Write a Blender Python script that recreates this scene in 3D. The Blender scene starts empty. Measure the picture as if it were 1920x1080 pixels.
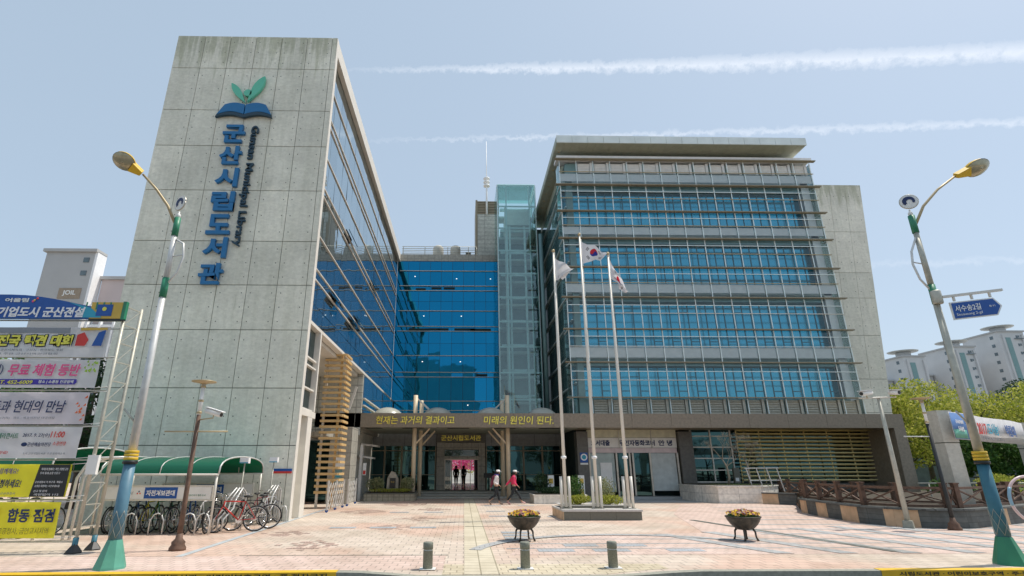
import bpy, bmesh, math, random
from mathutils import Vector, Matrix, noise
R = math.radians
random.seed(7)
S = bpy.context.scene
COL = S.collection

# ------------------------------------------------------------------ camera
cam_d = bpy.data.cameras.new("camera")
cam = bpy.data.objects.new("camera", cam_d)
COL.objects.link(cam)
cam_d.sensor_width = 36.0
cam_d.lens = 1006.0 / 1920.0 * 36.0
cam_d.shift_x = 70.0 / 1920.0
cam_d.clip_end = 3000
cam_d.clip_start = 0.1
cam.location = (0, 0, 1.65)
cam.rotation_euler = (R(90 + 18.7), 0, R(-1.1))
S.camera = cam
S.render.resolution_x = 1024
S.render.resolution_y = 576

# ------------------------------------------------------------------ light
SUN_AZ = (0.96, 0.22)          # horizontal direction towards the sun
SUN_EL = R(63)
az = math.atan2(SUN_AZ[0], SUN_AZ[1])
W = bpy.data.worlds.new("World")
S.world = W
W.use_nodes = True
wn, wl = W.node_tree.nodes, W.node_tree.links
wn.clear()
out = wn.new('ShaderNodeOutputWorld')
bg = wn.new('ShaderNodeBackground')
sky = wn.new('ShaderNodeTexSky')
sky.sky_type = 'NISHITA'
sky.sun_disc = False
sky.sun_elevation = SUN_EL
sky.sun_rotation = az
sky.air_density = 1.0
sky.dust_density = 1.6
sky.ozone_density = 1.0
bg.inputs[1].default_value = 0.118

def wmath(op, a, b=None, clamp=False):
    n = wn.new('ShaderNodeMath'); n.operation = op; n.use_clamp = clamp
    for i, v in enumerate((a, b)):
        if v is None: continue
        if isinstance(v, (int, float)): n.inputs[i].default_value = v
        else: wl.new(v, n.inputs[i])
    return n.outputs[0]
tc = wn.new('ShaderNodeTexCoord')
sx = wn.new('ShaderNodeSeparateXYZ'); wl.new(tc.outputs['Generated'], sx.inputs[0])
X_, Y_, Z_ = sx.outputs
ysafe = wmath('MAXIMUM', Y_, 0.05)
U = wmath('DIVIDE', X_, ysafe)
V = wmath('DIVIDE', Z_, ysafe)
front = wmath('GREATER_THAN', Y_, 0.08)
nz = wn.new('ShaderNodeTexNoise'); nz.inputs['Scale'].default_value = 60; nz.inputs['Detail'].default_value = 6
nz.inputs['Roughness'].default_value = 0.7
wl.new(tc.outputs['Generated'], nz.inputs['Vector'])
nz2 = wn.new('ShaderNodeTexNoise'); nz2.inputs['Scale'].default_value = 9; nz2.inputs['Detail'].default_value = 3
wl.new(tc.outputs['Generated'], nz2.inputs['Vector'])

def trail(pts, w0, w1, u0, dens):
    """a condensation trail: v = a + b u + c u^2 through three (u,v) points"""
    import numpy as np
    A = np.array([[1, p[0], p[0] ** 2] for p in pts]); c = np.linalg.solve(A, np.array([p[1] for p in pts]))
    c = [float(k) for k in c]
    f = wmath('ADD', wmath('ADD', wmath('MULTIPLY', wmath('MULTIPLY', U, U), c[2]), wmath('MULTIPLY', U, c[1])), c[0])
    wob = wmath('MULTIPLY', wmath('SUBTRACT', nz.outputs[0], 0.5), 0.05)
    d = wmath('ABSOLUTE', wmath('SUBTRACT', wmath('ADD', V, wob), f))
    t = wmath('MULTIPLY', wmath('SUBTRACT', U, u0), 0.8, True)
    w = wmath('ADD', wmath('MULTIPLY', t, w1 - w0), w0)
    e = wmath('SUBTRACT', 1.0, wmath('DIVIDE', d, w), True)
    e = wmath('POWER', e, 0.8)
    body = wmath('MULTIPLY', e, wmath('SUBTRACT', wmath('MULTIPLY', nz.outputs[0], 2.6), 0.45, True))
    fade = wmath('ADD', wmath('MULTIPLY', wmath('SUBTRACT', U, u0), 2.2, True), 0.0)
    return wmath('MULTIPLY', wmath('MULTIPLY', wmath('MULTIPLY', body, dens), front), fade, True)
TR = [trail([(0.068, 0.868), (0.778, 0.902), (1.323, 0.9415)], .006, .032, -0.34, .48),
      trail([(-.2, 0.673), (0.741, 0.7139), (1.256, 0.742)], .005, .012, -0.30, .30),
      trail([(0.60, .385), (0.831, .3952), (1.122, .4068)], .008, .010, .55, .14)]
m = TR[0]
for t_ in TR[1:]: m = wmath('MAXIMUM', m, t_)
tint = wn.new('ShaderNodeMix'); tint.data_type = 'RGBA'; tint.blend_type = 'MULTIPLY'
tint.inputs[0].default_value = 1.0
wl.new(sky.outputs[0], tint.inputs[6]); tint.inputs[7].default_value = (1.10, 1.02, 0.98, 1)
haz = wn.new('ShaderNodeMix'); haz.data_type = 'RGBA'      # thin high veil that pales the blue
haz.inputs[0].default_value = 0.70
wl.new(tint.outputs[2], haz.inputs[6]); haz.inputs[7].default_value = (3.1, 3.87, 4.6, 1)
mixc = wn.new('ShaderNodeMix'); mixc.data_type = 'RGBA'
wl.new(m, mixc.inputs[0]); wl.new(haz.outputs[2], mixc.inputs[6]); mixc.inputs[7].default_value = (6.6, 6.8, 7.2, 1)
wl.new(mixc.outputs[2], bg.inputs[0])
wl.new(bg.outputs[0], out.inputs[0])

sun_d = bpy.data.lights.new("sun", 'SUN')
sun_d.energy = 2.75
sun_d.angle = R(0.55)
sun_d.color = (1.0, 0.93, 0.83)
sun = bpy.data.objects.new("sun", sun_d)
COL.objects.link(sun)
h = math.hypot(*SUN_AZ)
sdir = Vector((SUN_AZ[0] / h * math.cos(SUN_EL), SUN_AZ[1] / h * math.cos(SUN_EL), math.sin(SUN_EL)))
sun.rotation_euler = sdir.to_track_quat('Z', 'Y').to_euler()
sun.location = (20, 10, 40)
S.view_settings.view_transform = 'Standard'
S.view_settings.look = 'None'
S.view_settings.exposure = 0.55
S.view_settings.gamma = 1
S.cycles.max_bounces = 8
S.cycles.transparent_max_bounces = 16
S.cycles.caustics_reflective = False
S.cycles.caustics_refractive = False
S.cycles.use_denoising = True

# ------------------------------------------------------------------ materials
MATS = {}
def nodes(m):
    m.use_nodes = True
    return m.node_tree.nodes, m.node_tree.links, m.node_tree.nodes['Principled BSDF']

def mat(name, col, rough=.6, metal=0., var=.12, scale=3., bump=0., bscale=40., spec=.5, col2=None, stretch=None, detail=5):
    """procedural material: base colour mottled by noise, optional bump"""
    if name in MATS: return MATS[name]
    m = bpy.data.materials.new(name); MATS[name] = m
    n, l, p = nodes(m)
    p.inputs['Roughness'].default_value = rough
    p.inputs['Metallic'].default_value = metal
    p.inputs['Specular IOR Level'].default_value = spec
    tc = n.new('ShaderNodeTexCoord'); mp = n.new('ShaderNodeMapping')
    l.new(tc.outputs['Object'], mp.inputs[0])
    if stretch: mp.inputs['Scale'].default_value = stretch
    t = n.new('ShaderNodeTexNoise'); t.inputs['Scale'].default_value = scale; t.inputs['Detail'].default_value = detail
    l.new(mp.outputs[0], t.inputs['Vector'])
    cr = n.new('ShaderNodeValToRGB'); l.new(t.outputs[0], cr.inputs[0])
    a = [max(0, c * (1 - var)) for c in col]; b = [min(1, c * (1 + var)) for c in (col2 or col)]
    cr.color_ramp.elements[0].position = .3; cr.color_ramp.elements[1].position = .7
    cr.color_ramp.elements[0].color = (*a, 1); cr.color_ramp.elements[1].color = (*b, 1)
    l.new(cr.outputs[0], p.inputs['Base Color'])
    if bump:
        t2 = n.new('ShaderNodeTexNoise'); t2.inputs['Scale'].default_value = bscale; t2.inputs['Detail'].default_value = 4
        l.new(tc.outputs['Object'], t2.inputs['Vector'])
        b_ = n.new('ShaderNodeBump'); b_.inputs['Strength'].default_value = bump; b_.inputs['Distance'].default_value = .02
        l.new(t2.outputs[0], b_.inputs['Height']); l.new(b_.outputs[0], p.inputs['Normal'])
    return m

def concrete(name, base, dirt=.5, top=20.3, topdirt=True):
    m = bpy.data.materials.new(name); MATS[name] = m
    n, l, p = nodes(m)
    p.inputs['Roughness'].default_value = .75
    p.inputs['Specular IOR Level'].default_value = .3
    g = n.new('ShaderNodeNewGeometry')
    def noi(scale, st, det=6):
        mp = n.new('ShaderNodeMapping'); mp.inputs['Scale'].default_value = st
        l.new(g.outputs['Position'], mp.inputs[0])
        t = n.new('ShaderNodeTexNoise'); t.inputs['Scale'].default_value = scale; t.inputs['Detail'].default_value = det
        t.inputs['Roughness'].default_value = .65
        l.new(mp.outputs[0], t.inputs['Vector']); return t.outputs[0]
    def ramp(src, p0, c0, p1, c1):
        r = n.new('ShaderNodeValToRGB'); l.new(src, r.inputs[0])
        r.color_ramp.elements[0].position = p0; r.color_ramp.elements[0].color = (*c0, 1)
        r.color_ramp.elements[1].position = p1; r.color_ramp.elements[1].color = (*c1, 1)
        return r.outputs[0]
    def mul(a, b, f=1.):
        x = n.new('ShaderNodeMix'); x.data_type = 'RGBA'; x.blend_type = 'MULTIPLY'; x.inputs[0].default_value = f
        l.new(a, x.inputs[6]); l.new(b, x.inputs[7]); return x.outputs[2]
    c = ramp(noi(.5, (1, 1, 1)), .3, [v * .86 for v in base], .7, [min(1, v * 1.10) for v in base])
    c = mul(c, ramp(noi(7, (1, 1, 1.6)), .32, (.86, .86, .85), .68, (1.06, 1.06, 1.06)))
    c = mul(c, ramp(noi(2.2, (1.6, 1.6, .12)), .38, (.86, .87, .84), .56, (1.03, 1.03, 1.03)), dirt)
    c = mul(c, ramp(g.outputs['Random Per Island'], 0, (.93, .935, .93), 1, (1.05, 1.045, 1.04)))
    # pale leaching blotches
    c = mul(c, ramp(noi(1.1, (1, 1, .8), 3), .62, (1, 1, 1), .74, (1.14, 1.13, 1.12)))
    if topdirt:
        sp = n.new('ShaderNodeSeparateXYZ'); l.new(g.outputs['Position'], sp.inputs[0])
        mr = n.new('ShaderNodeMapRange'); l.new(sp.outputs[2], mr.inputs[0])
        mr.inputs[1].default_value = top - 2.6; mr.inputs[2].default_value = top; mr.inputs[3].default_value = 0; mr.inputs[4].default_value = .30
        st = noi(3.2, (1.5, 1.5, .14), 8)
        ad = n.new('ShaderNodeMath'); ad.operation = 'SUBTRACT'; l.new(st, ad.inputs[0]); l.new(mr.outputs[0], ad.inputs[1])
        c = mul(c, ramp(ad.outputs[0], .20, (.68, .70, .63), .38, (1, 1, 1)))
    l.new(c, p.inputs['Base Color'])
    b = n.new('ShaderNodeBump'); b.inputs['Strength'].default_value = .25; b.inputs['Distance'].default_value = .02
    l.new(noi(14, (1, 1, 1)), b.inputs['Height']); l.new(b.outputs[0], p.inputs['Normal'])
    return m

def facade_glass(name, col, rough=.02, var=.08, edge=None, metal=.93):
    """metal-coated solar glass: coloured mirror, each pane a touch different"""
    m = bpy.data.materials.new(name); MATS[name] = m
    n, l, p = nodes(m)
    p.inputs['Metallic'].default_value = metal
    if edge: p.inputs['Specular Tint'].default_value = (*edge, 1)
    p.inputs['Roughness'].default_value = rough
    g = n.new('ShaderNodeNewGeometry')
    r = n.new('ShaderNodeValToRGB')
    l.new(g.outputs['Random Per Island'], r.inputs[0])
    r.color_ramp.elements[0].color = (*[c * (1 - var) for c in col], 1)
    r.color_ramp.elements[1].color = (*[min(1, c * (1 + var)) for c in col], 1)
    l.new(r.outputs[0], p.inputs['Base Color'])
    t = n.new('ShaderNodeTexNoise'); t.inputs['Scale'].default_value = .9; t.inputs['Detail'].default_value = 1
    l.new(g.outputs['Position'], t.inputs['Vector'])
    b = n.new('ShaderNodeBump'); b.inputs['Strength'].default_value = .25; b.inputs['Distance'].default_value = .02
    l.new(t.outputs[0], b.inputs['Height']); l.new(b.outputs[0], p.inputs['Normal'])
    return m

def clear_glass(name, tintc=(.82, .93, .93), refl=.10):
    m = bpy.data.materials.new(name); MATS[name] = m
    m.use_nodes = True
    n, l = m.node_tree.nodes, m.node_tree.links
    n.clear()
    o = n.new('ShaderNodeOutputMaterial'); mx = n.new('ShaderNodeMixShader')
    tr = n.new('ShaderNodeBsdfTransparent'); tr.inputs[0].default_value = (*tintc, 1)
    gl = n.new('ShaderNodeBsdfGlossy'); gl.inputs['Roughness'].default_value = .02; gl.inputs[0].default_value = (.85, .95, .95, 1)
    lw = n.new('ShaderNodeFresnel'); lw.inputs[0].default_value = 1.35
    mr = n.new('ShaderNodeMapRange'); l.new(lw.outputs[0], mr.inputs[0]); mr.inputs[3].default_value = refl; mr.inputs[4].default_value = .9
    l.new(mr.outputs[0], mx.inputs[0]); l.new(tr.outputs[0], mx.inputs[1]); l.new(gl.outputs[0], mx.inputs[2])
    l.new(mx.outputs[0], o.inputs[0])
    return m

def brick_paving(name, c1, c2, mortar, bw=.30, bh=.30, patch=None, patchpos=.55, mort=.012, off=.5, pscale=.22):
    m = bpy.data.materials.new(name); MATS[name] = m
    n, l, p = nodes(m)
    p.inputs['Roughness'].default_value = .85
    p.inputs['Specular IOR Level'].default_value = .25
    g = n.new('ShaderNodeNewGeometry')
    b = n.new('ShaderNodeTexBrick'); l.new(g.outputs['Position'], b.inputs['Vector'])
    b.inputs['Scale'].default_value = 1; b.inputs['Brick Width'].default_value = bw; b.inputs['Row Height'].default_value = bh
    b.inputs['Mortar Size'].default_value = mort; b.inputs['Mortar Smooth'].default_value = .3
    b.offset = off
    b.inputs['Color1'].default_value = (*c1, 1); b.inputs['Color2'].default_value = (*c2, 1); b.inputs['Mortar'].default_value = (*mortar, 1)
    col = b.outputs['Color']
    if patch:
        t = n.new('ShaderNodeTexNoise'); t.inputs['Scale'].default_value = pscale; t.inputs['Detail'].default_value = 2
        sn = n.new('ShaderNodeVectorMath'); sn.operation = 'SNAP'; l.new(g.outputs['Position'], sn.inputs[0]); sn.inputs[1].default_value = (bw, bh, 1)
        l.new(sn.outputs[0], t.inputs['Vector'])
        r = n.new('ShaderNodeValToRGB'); l.new(t.outputs[0], r.inputs[0])
        r.color_ramp.elements[0].position = patchpos; r.color_ramp.elements[0].color = (1, 1, 1, 1)
        r.color_ramp.elements[1].position = patchpos + .1; r.color_ramp.elements[1].color = (*patch, 1)
        x = n.new('ShaderNodeMix'); x.data_type = 'RGBA'; x.blend_type = 'MULTIPLY'; x.inputs[0].default_value = 1
        l.new(col, x.inputs[6]); l.new(r.outputs[0], x.inputs[7]); col = x.outputs[2]
    t = n.new('ShaderNodeTexNoise'); t.inputs['Scale'].default_value = 1.1; t.inputs['Detail'].default_value = 8; t.inputs['Roughness'].default_value = .75
    l.new(g.outputs['Position'], t.inputs['Vector'])
    r = n.new('ShaderNodeValToRGB'); l.new(t.outputs[0], r.inputs[0])
    r.color_ramp.elements[0].position = .3; r.color_ramp.elements[0].color = (.86, .85, .83, 1)
    r.color_ramp.elements[1].position = .6; r.color_ramp.elements[1].color = (1.04, 1.04, 1.04, 1)
    x = n.new('ShaderNodeMix'); x.data_type = 'RGBA'; x.blend_type = 'MULTIPLY'; x.inputs[0].default_value = 1
    l.new(col, x.inputs[6]); l.new(r.outputs[0], x.inputs[7])
    vo = n.new('ShaderNodeTexVoronoi'); vo.inputs['Scale'].default_value = 1.6; l.new(g.outputs['Position'], vo.inputs['Vector'])   # trodden gum and oil spots
    rv = n.new('ShaderNodeValToRGB'); l.new(vo.outputs['Distance'], rv.inputs[0])
    rv.color_ramp.elements[0].position = .035; rv.color_ramp.elements[0].color = (.62, .60, .58, 1)
    rv.color_ramp.elements[1].position = .06; rv.color_ramp.elements[1].color = (1, 1, 1, 1)
    t3 = n.new('ShaderNodeTexNoise'); t3.inputs['Scale'].default_value = .28; t3.inputs['Detail'].default_value = 10; t3.inputs['Roughness'].default_value = .8
    l.new(g.outputs['Position'], t3.inputs['Vector'])
    r3 = n.new('ShaderNodeValToRGB'); l.new(t3.outputs[0], r3.inputs[0])
    r3.color_ramp.elements[0].position = .40; r3.color_ramp.elements[0].color = (.86, .85, .82, 1)
    r3.color_ramp.elements[1].position = .55; r3.color_ramp.elements[1].color = (1.02, 1.02, 1.02, 1)
    x2 = n.new('ShaderNodeMix'); x2.data_type = 'RGBA'; x2.blend_type = 'MULTIPLY'; x2.inputs[0].default_value = 1
    l.new(x.outputs[2], x2.inputs[6]); l.new(rv.outputs[0], x2.inputs[7])
    x3 = n.new('ShaderNodeMix'); x3.data_type = 'RGBA'; x3.blend_type = 'MULTIPLY'; x3.inputs[0].default_value = 1
    l.new(x2.outputs[2], x3.inputs[6]); l.new(r3.outputs[0], x3.inputs[7])
    l.new(x3.outputs[2], p.inputs['Base Color'])
    bu = n.new('ShaderNodeBump'); bu.inputs['Strength'].default_value = .4; bu.inputs['Distance'].default_value = .008
    inv = n.new('ShaderNodeMath'); inv.operation = 'SUBTRACT'; inv.inputs[0].default_value = 1; l.new(b.outputs['Fac'], inv.inputs[1])
    l.new(inv.outputs[0], bu.inputs['Height']); l.new(bu.outputs[0], p.inputs['Normal'])
    return m

def tiles(name, base, w, hh, line=.02, dark=.35, rough=.6, var=.06):
    """stone cladding laid in world X/Y+Z courses"""
    m = bpy.data.materials.new(name); MATS[name] = m
    n, l, p = nodes(m)
    p.inputs['Roughness'].default_value = rough
    g = n.new('ShaderNodeNewGeometry')
    s = n.new('ShaderNodeSeparateXYZ'); l.new(g.outputs['Position'], s.inputs[0])
    ad = n.new('ShaderNodeMath'); ad.operation = 'ADD'; l.new(s.outputs[0], ad.inputs[0]); l.new(s.outputs[1], ad.inputs[1])
    cb = n.new('ShaderNodeCombineXYZ'); l.new(ad.outputs[0], cb.inputs[0]); l.new(s.outputs[2], cb.inputs[1])
    b = n.new('ShaderNodeTexBrick'); l.new(cb.outputs[0], b.inputs['Vector'])
    b.offset = 0; b.inputs['Scale'].default_value = 1
    b.inputs['Brick Width'].default_value = w; b.inputs['Row Height'].default_value = hh; b.inputs['Mortar Size'].default_value = line
    b.inputs['Color1'].default_value = (*[c * (1 - var) for c in base], 1); b.inputs['Color2'].default_value = (*[c * (1 + var) for c in base], 1)
    b.inputs['Mortar'].default_value = (*[c * dark for c in base], 1)
    t = n.new('ShaderNodeTexNoise'); t.inputs['Scale'].default_value = 6; t.inputs['Detail'].default_value = 8
    l.new(g.outputs['Position'], t.inputs['Vector'])
    r = n.new('ShaderNodeValToRGB'); l.new(t.outputs[0], r.inputs[0])
    r.color_ramp.elements[0].position = .35; r.color_ramp.elements[0].color = (.82, .82, .82, 1)
    r.color_ramp.elements[1].position = .65; r.color_ramp.elements[1].color = (1.08, 1.08, 1.08, 1)
    x = n.new('ShaderNodeMix'); x.data_type = 'RGBA'; x.blend_type = 'MULTIPLY'; x.inputs[0].default_value = 1
    l.new(b.outputs['Color'], x.inputs[6]); l.new(r.outputs[0], x.inputs[7]); l.new(x.outputs[2], p.inputs['Base Color'])
    return m

M_conc = concrete('concrete', (.79, .78, .68))
M_concR = concrete('concrete_warm', (.84, .81, .72), top=22.2)
M_concP = concrete('concrete_pillar', (.56, .55, .49), topdirt=False)
M_edge = mat('pale_render', (.72, .69, .63), .7, var=.06, bump=.1)
M_joint = mat('joint_shadow', (.13, .14, .11), .9)
M_hole = mat('tie_hole', (.07, .08, .06), .9)
M_gl_blue = facade_glass('blue_mirror_glass', (.008, .19, .36), var=.05)
M_gl_win = facade_glass('blue_window_glass', (.055, .31, .43), rough=.14, var=.05)
M_wframe = mat('window_frame_blue', (.03, .16, .23), .5, var=.05)
M_gl_teal = facade_glass('teal_mirror_glass', (.50, .56, .58), var=.06, edge=(.85, .9, .92))
M_gl_dark = facade_glass('dark_green_glass', (.045, .10, .105), var=.15)
M_screen = clear_glass('clear_screen_glass', (.93, .985, .985), .05)
M_lift = clear_glass('lift_shaft_glass', (.84, .96, .95), .08)
M_shopgl = clear_glass('shop_glass', (.35, .45, .45), .12)
M_poly = None
M_mull = mat('pale_aluminium', (.70, .67, .60), .45, .15, .05)
M_white = mat('white_paint', (.86, .86, .86), .5, var=.05)
M_offw = mat('off_white', (.80, .80, .77), .55, var=.06)
M_teal = mat('teal_steel', (.80, .90, .90), .45, .1, .05)
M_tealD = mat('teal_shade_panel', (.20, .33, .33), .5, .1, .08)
M_brown = mat('bronze_steel', (.30, .25, .17), .5, .1, .08)
M_brass = mat('brass_rail', (.46, .37, .22), .5, .3, .08)
M_soffit = mat('soffit_panel', (.40, .42, .34), .6, var=.1)
M_granite = tiles('dark_granite', (.13, .125, .11), 1.6, 3.0, .012, .5, .45)
M_beam = mat('brown_granite', (.245, .205, .155), .5, var=.16, scale=8, bump=.05)
M_tile = tiles('grey_stone_tiles', (.44, .42, .36), .62, .62, .012, .45)
M_tileL = tiles('pale_stone_tiles', (.55, .55, .49), 1.1, .42, .02, .5)
M_wood = mat('timber_slat', (.64, .44, .20), .65, var=.16, scale=6, stretch=(1, 8, 8))
M_slat = mat('gold_louvre', (.78, .66, .30), .5, .0, .08)
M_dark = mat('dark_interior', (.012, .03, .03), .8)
M_black = mat('black_paint', (.02, .022, .022), .45, var=.2)
M_blackM = mat('dark_patinated_iron', (.035, .036, .028), .5, .2, .3, scale=9, col2=(.07, .06, .045))
M_steel = mat('brushed_steel', (.55, .52, .45), .35, .6, .1)
M_chrome = mat('chrome_tube', (.70, .70, .70), .2, .9, .05)
M_chromew = mat('white_galvanised', (.66, .66, .64), .4, .25, .08, scale=10)
M_galv = mat('galvanised_steel', (.48, .47, .40), .5, .35, .12, scale=8)
M_yel = mat('yellow_paint', (.72, .46, .03), .45, var=.06)
M_yelL = mat('gold_letters', (1.0, .84, .16), .38, .75, var=.03)
M_olive = mat('olive_gold_letters', (.33, .31, .03), .5, var=.05)
M_green = mat('green_paint', (.03, .22, .12), .45, var=.08)
M_greenL = mat('pale_green_base', (.10, .34, .25), .5, var=.12, scale=6)
M_bluep = mat('blue_post_paint', (.10, .22, .30), .5, var=.14, scale=5)
M_bluepR = mat('deep_blue_post_paint', (.04, .16, .22), .5, var=.14, scale=5)
M_letblue = mat('sign_blue', (.01, .15, .36), .35, var=.05)
M_letnavy = mat('sign_navy', (.012, .045, .075), .4, var=.05)
M_mint = mat('sign_mint', (.12, .52, .36), .35, var=.04)
M_navy = mat('navy_print', (.012, .03, .11), .5, var=.03)
M_royal = mat('royal_blue_print', (.012, .09, .36), .5, var=.05)
M_sky_p = mat('light_blue_print', (.03, .35, .50), .5, var=.05)
M_pink = mat('pink_print', (.80, .10, .28), .6, var=.04)
M_red = mat('red_print', (.62, .05, .04), .6, var=.04)
M_orange = mat('orange_print', (.80, .16, .03), .6, var=.04)
M_grey_p = mat('grey_print', (.25, .27, .30), .6, var=.04)
M_bannerY = mat('yellow_banner_cloth', (.95, .92, .12), .7, var=.05)
M_bannerW = mat('white_banner_cloth', (.86, .86, .88), .7, var=.05)
M_bannerL = mat('lilac_white_cloth', (.85, .82, .86), .7, var=.04)
M_violet = mat('violet_print', (.06, .04, .36), .6, var=.04)
M_lemon = mat('lemon_print', (.78, .74, .10), .6, var=.04)
M_goldp = mat('gold_print', (.62, .42, .08), .6, var=.05)
M_rust = mat('weathered_brown_paint', (.13, .075, .05), .7, var=.35, scale=9)
M_stoneD = tiles('dark_wall_stone', (.11, .12, .115), .55, .16, .008, .6, .75, .15)
M_stoneO = mat('ochre_wall_stone', (.62, .43, .27), .8, var=.16, scale=3.5, bump=.2)
M_plinth = mat('granite_plinth', (.15, .15, .12), .6, var=.12, scale=30)
M_plinthL = mat('granite_capping', (.55, .53, .50), .6, var=.08, scale=20)
M_planter = tiles('cream_planter_stone', (.84, .80, .72), 1.15, .45, .012, .6, .7)
M_boll = mat('bollard_stone', (.20, .21, .17), .7, var=.22, scale=45)
M_soil = mat('soil', (.05, .04, .025), .9, var=.3, scale=8)
M_bark = mat('bark', (.11, .085, .06), .9, var=.3, scale=14, bump=.6)
M_barkL = mat('pale_bark', (.36, .30, .22), .9, var=.2, scale=14)
M_skin = mat('skin', (.50, .30, .21), .6, var=.04)
M_hair = mat('dark_hair', (.02, .015, .012), .6)
M_tyre = mat('tyre_rubber', (.02, .02, .02), .8)
M_asph = mat('asphalt', (.12, .12, .115), .9, var=.25, scale=30, bump=.4, bscale=120)

def foliage(name, cols, rough=.6, trans=.25):
    m = bpy.data.materials.new(name); MATS[name] = m
    n, l, p = nodes(m)
    p.inputs['Roughness'].default_value = rough
    p.inputs['Specular IOR Level'].default_value = .3
    g = n.new('ShaderNodeNewGeometry')
    r = n.new('ShaderNodeValToRGB'); l.new(g.outputs['Random Per Island'], r.inputs[0])
    e = r.color_ramp.elements
    e[0].color = (*cols[0], 1); e[1].color = (*cols[-1], 1)
    for i, c in enumerate(cols[1:-1]):
        k = e.new((i + 1) / (len(cols) - 1)); k.color = (*c, 1)
    l.new(r.outputs[0], p.inputs['Base Color'])
    o = [x for x in n if x.type == 'OUTPUT_MATERIAL'][0]
    t = n.new('ShaderNodeBsdfTranslucent'); l.new(r.outputs[0], t.inputs[0])
    mx = n.new('ShaderNodeMixShader'); mx.inputs[0].default_value = trans
    l.new(p.outputs[0], mx.inputs[1]); l.new(t.outputs[0], mx.inputs[2]); l.new(mx.outputs[0], o.inputs[0])
    return m
def cloth(m, f=.6):
    n, l = m.node_tree.nodes, m.node_tree.links
    p = n['Principled BSDF']; o = [x for x in n if x.type == 'OUTPUT_MATERIAL'][0]
    t = n.new('ShaderNodeBsdfTranslucent'); src = p.inputs['Base Color'].links[0].from_socket
    l.new(src, t.inputs[0]); mx = n.new('ShaderNodeMixShader'); mx.inputs[0].default_value = f
    l.new(p.outputs[0], mx.inputs[1]); l.new(t.outputs[0], mx.inputs[2]); l.new(mx.outputs[0], o.inputs[0])
for m_ in (M_bannerW, M_bannerL, M_bannerY): cloth(m_)
F_spring = foliage('spring_leaves', [(.18, .24, .03), (.34, .38, .05), (.50, .50, .09), (.58, .56, .15)], trans=.45)
F_green = foliage('green_leaves', [(.03, .09, .02), (.06, .14, .03), (.12, .20, .05)], trans=.3)
F_dark = foliage('dark_leaves', [(.012, .04, .015), (.03, .07, .025), (.06, .11, .04)])
F_pale = foliage('pale_shrub_leaves', [(.16, .20, .08), (.28, .30, .14), (.40, .38, .22)])
F_azal = foliage('azalea_flowers', [(.55, .07, .25), (.80, .16, .42), (.85, .30, .55)])
F_pansy = foliage('pansy_petals', [(.75, .42, .02), (.80, .60, .03), (.22, .02, .06), (.06, .015, .10), (.78, .50, .02), (.30, .02, .03), (.7, .66, .5)])
F_bloom = foliage('white_blossom', [(.35, .28, .20), (.6, .55, .42)])

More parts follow.
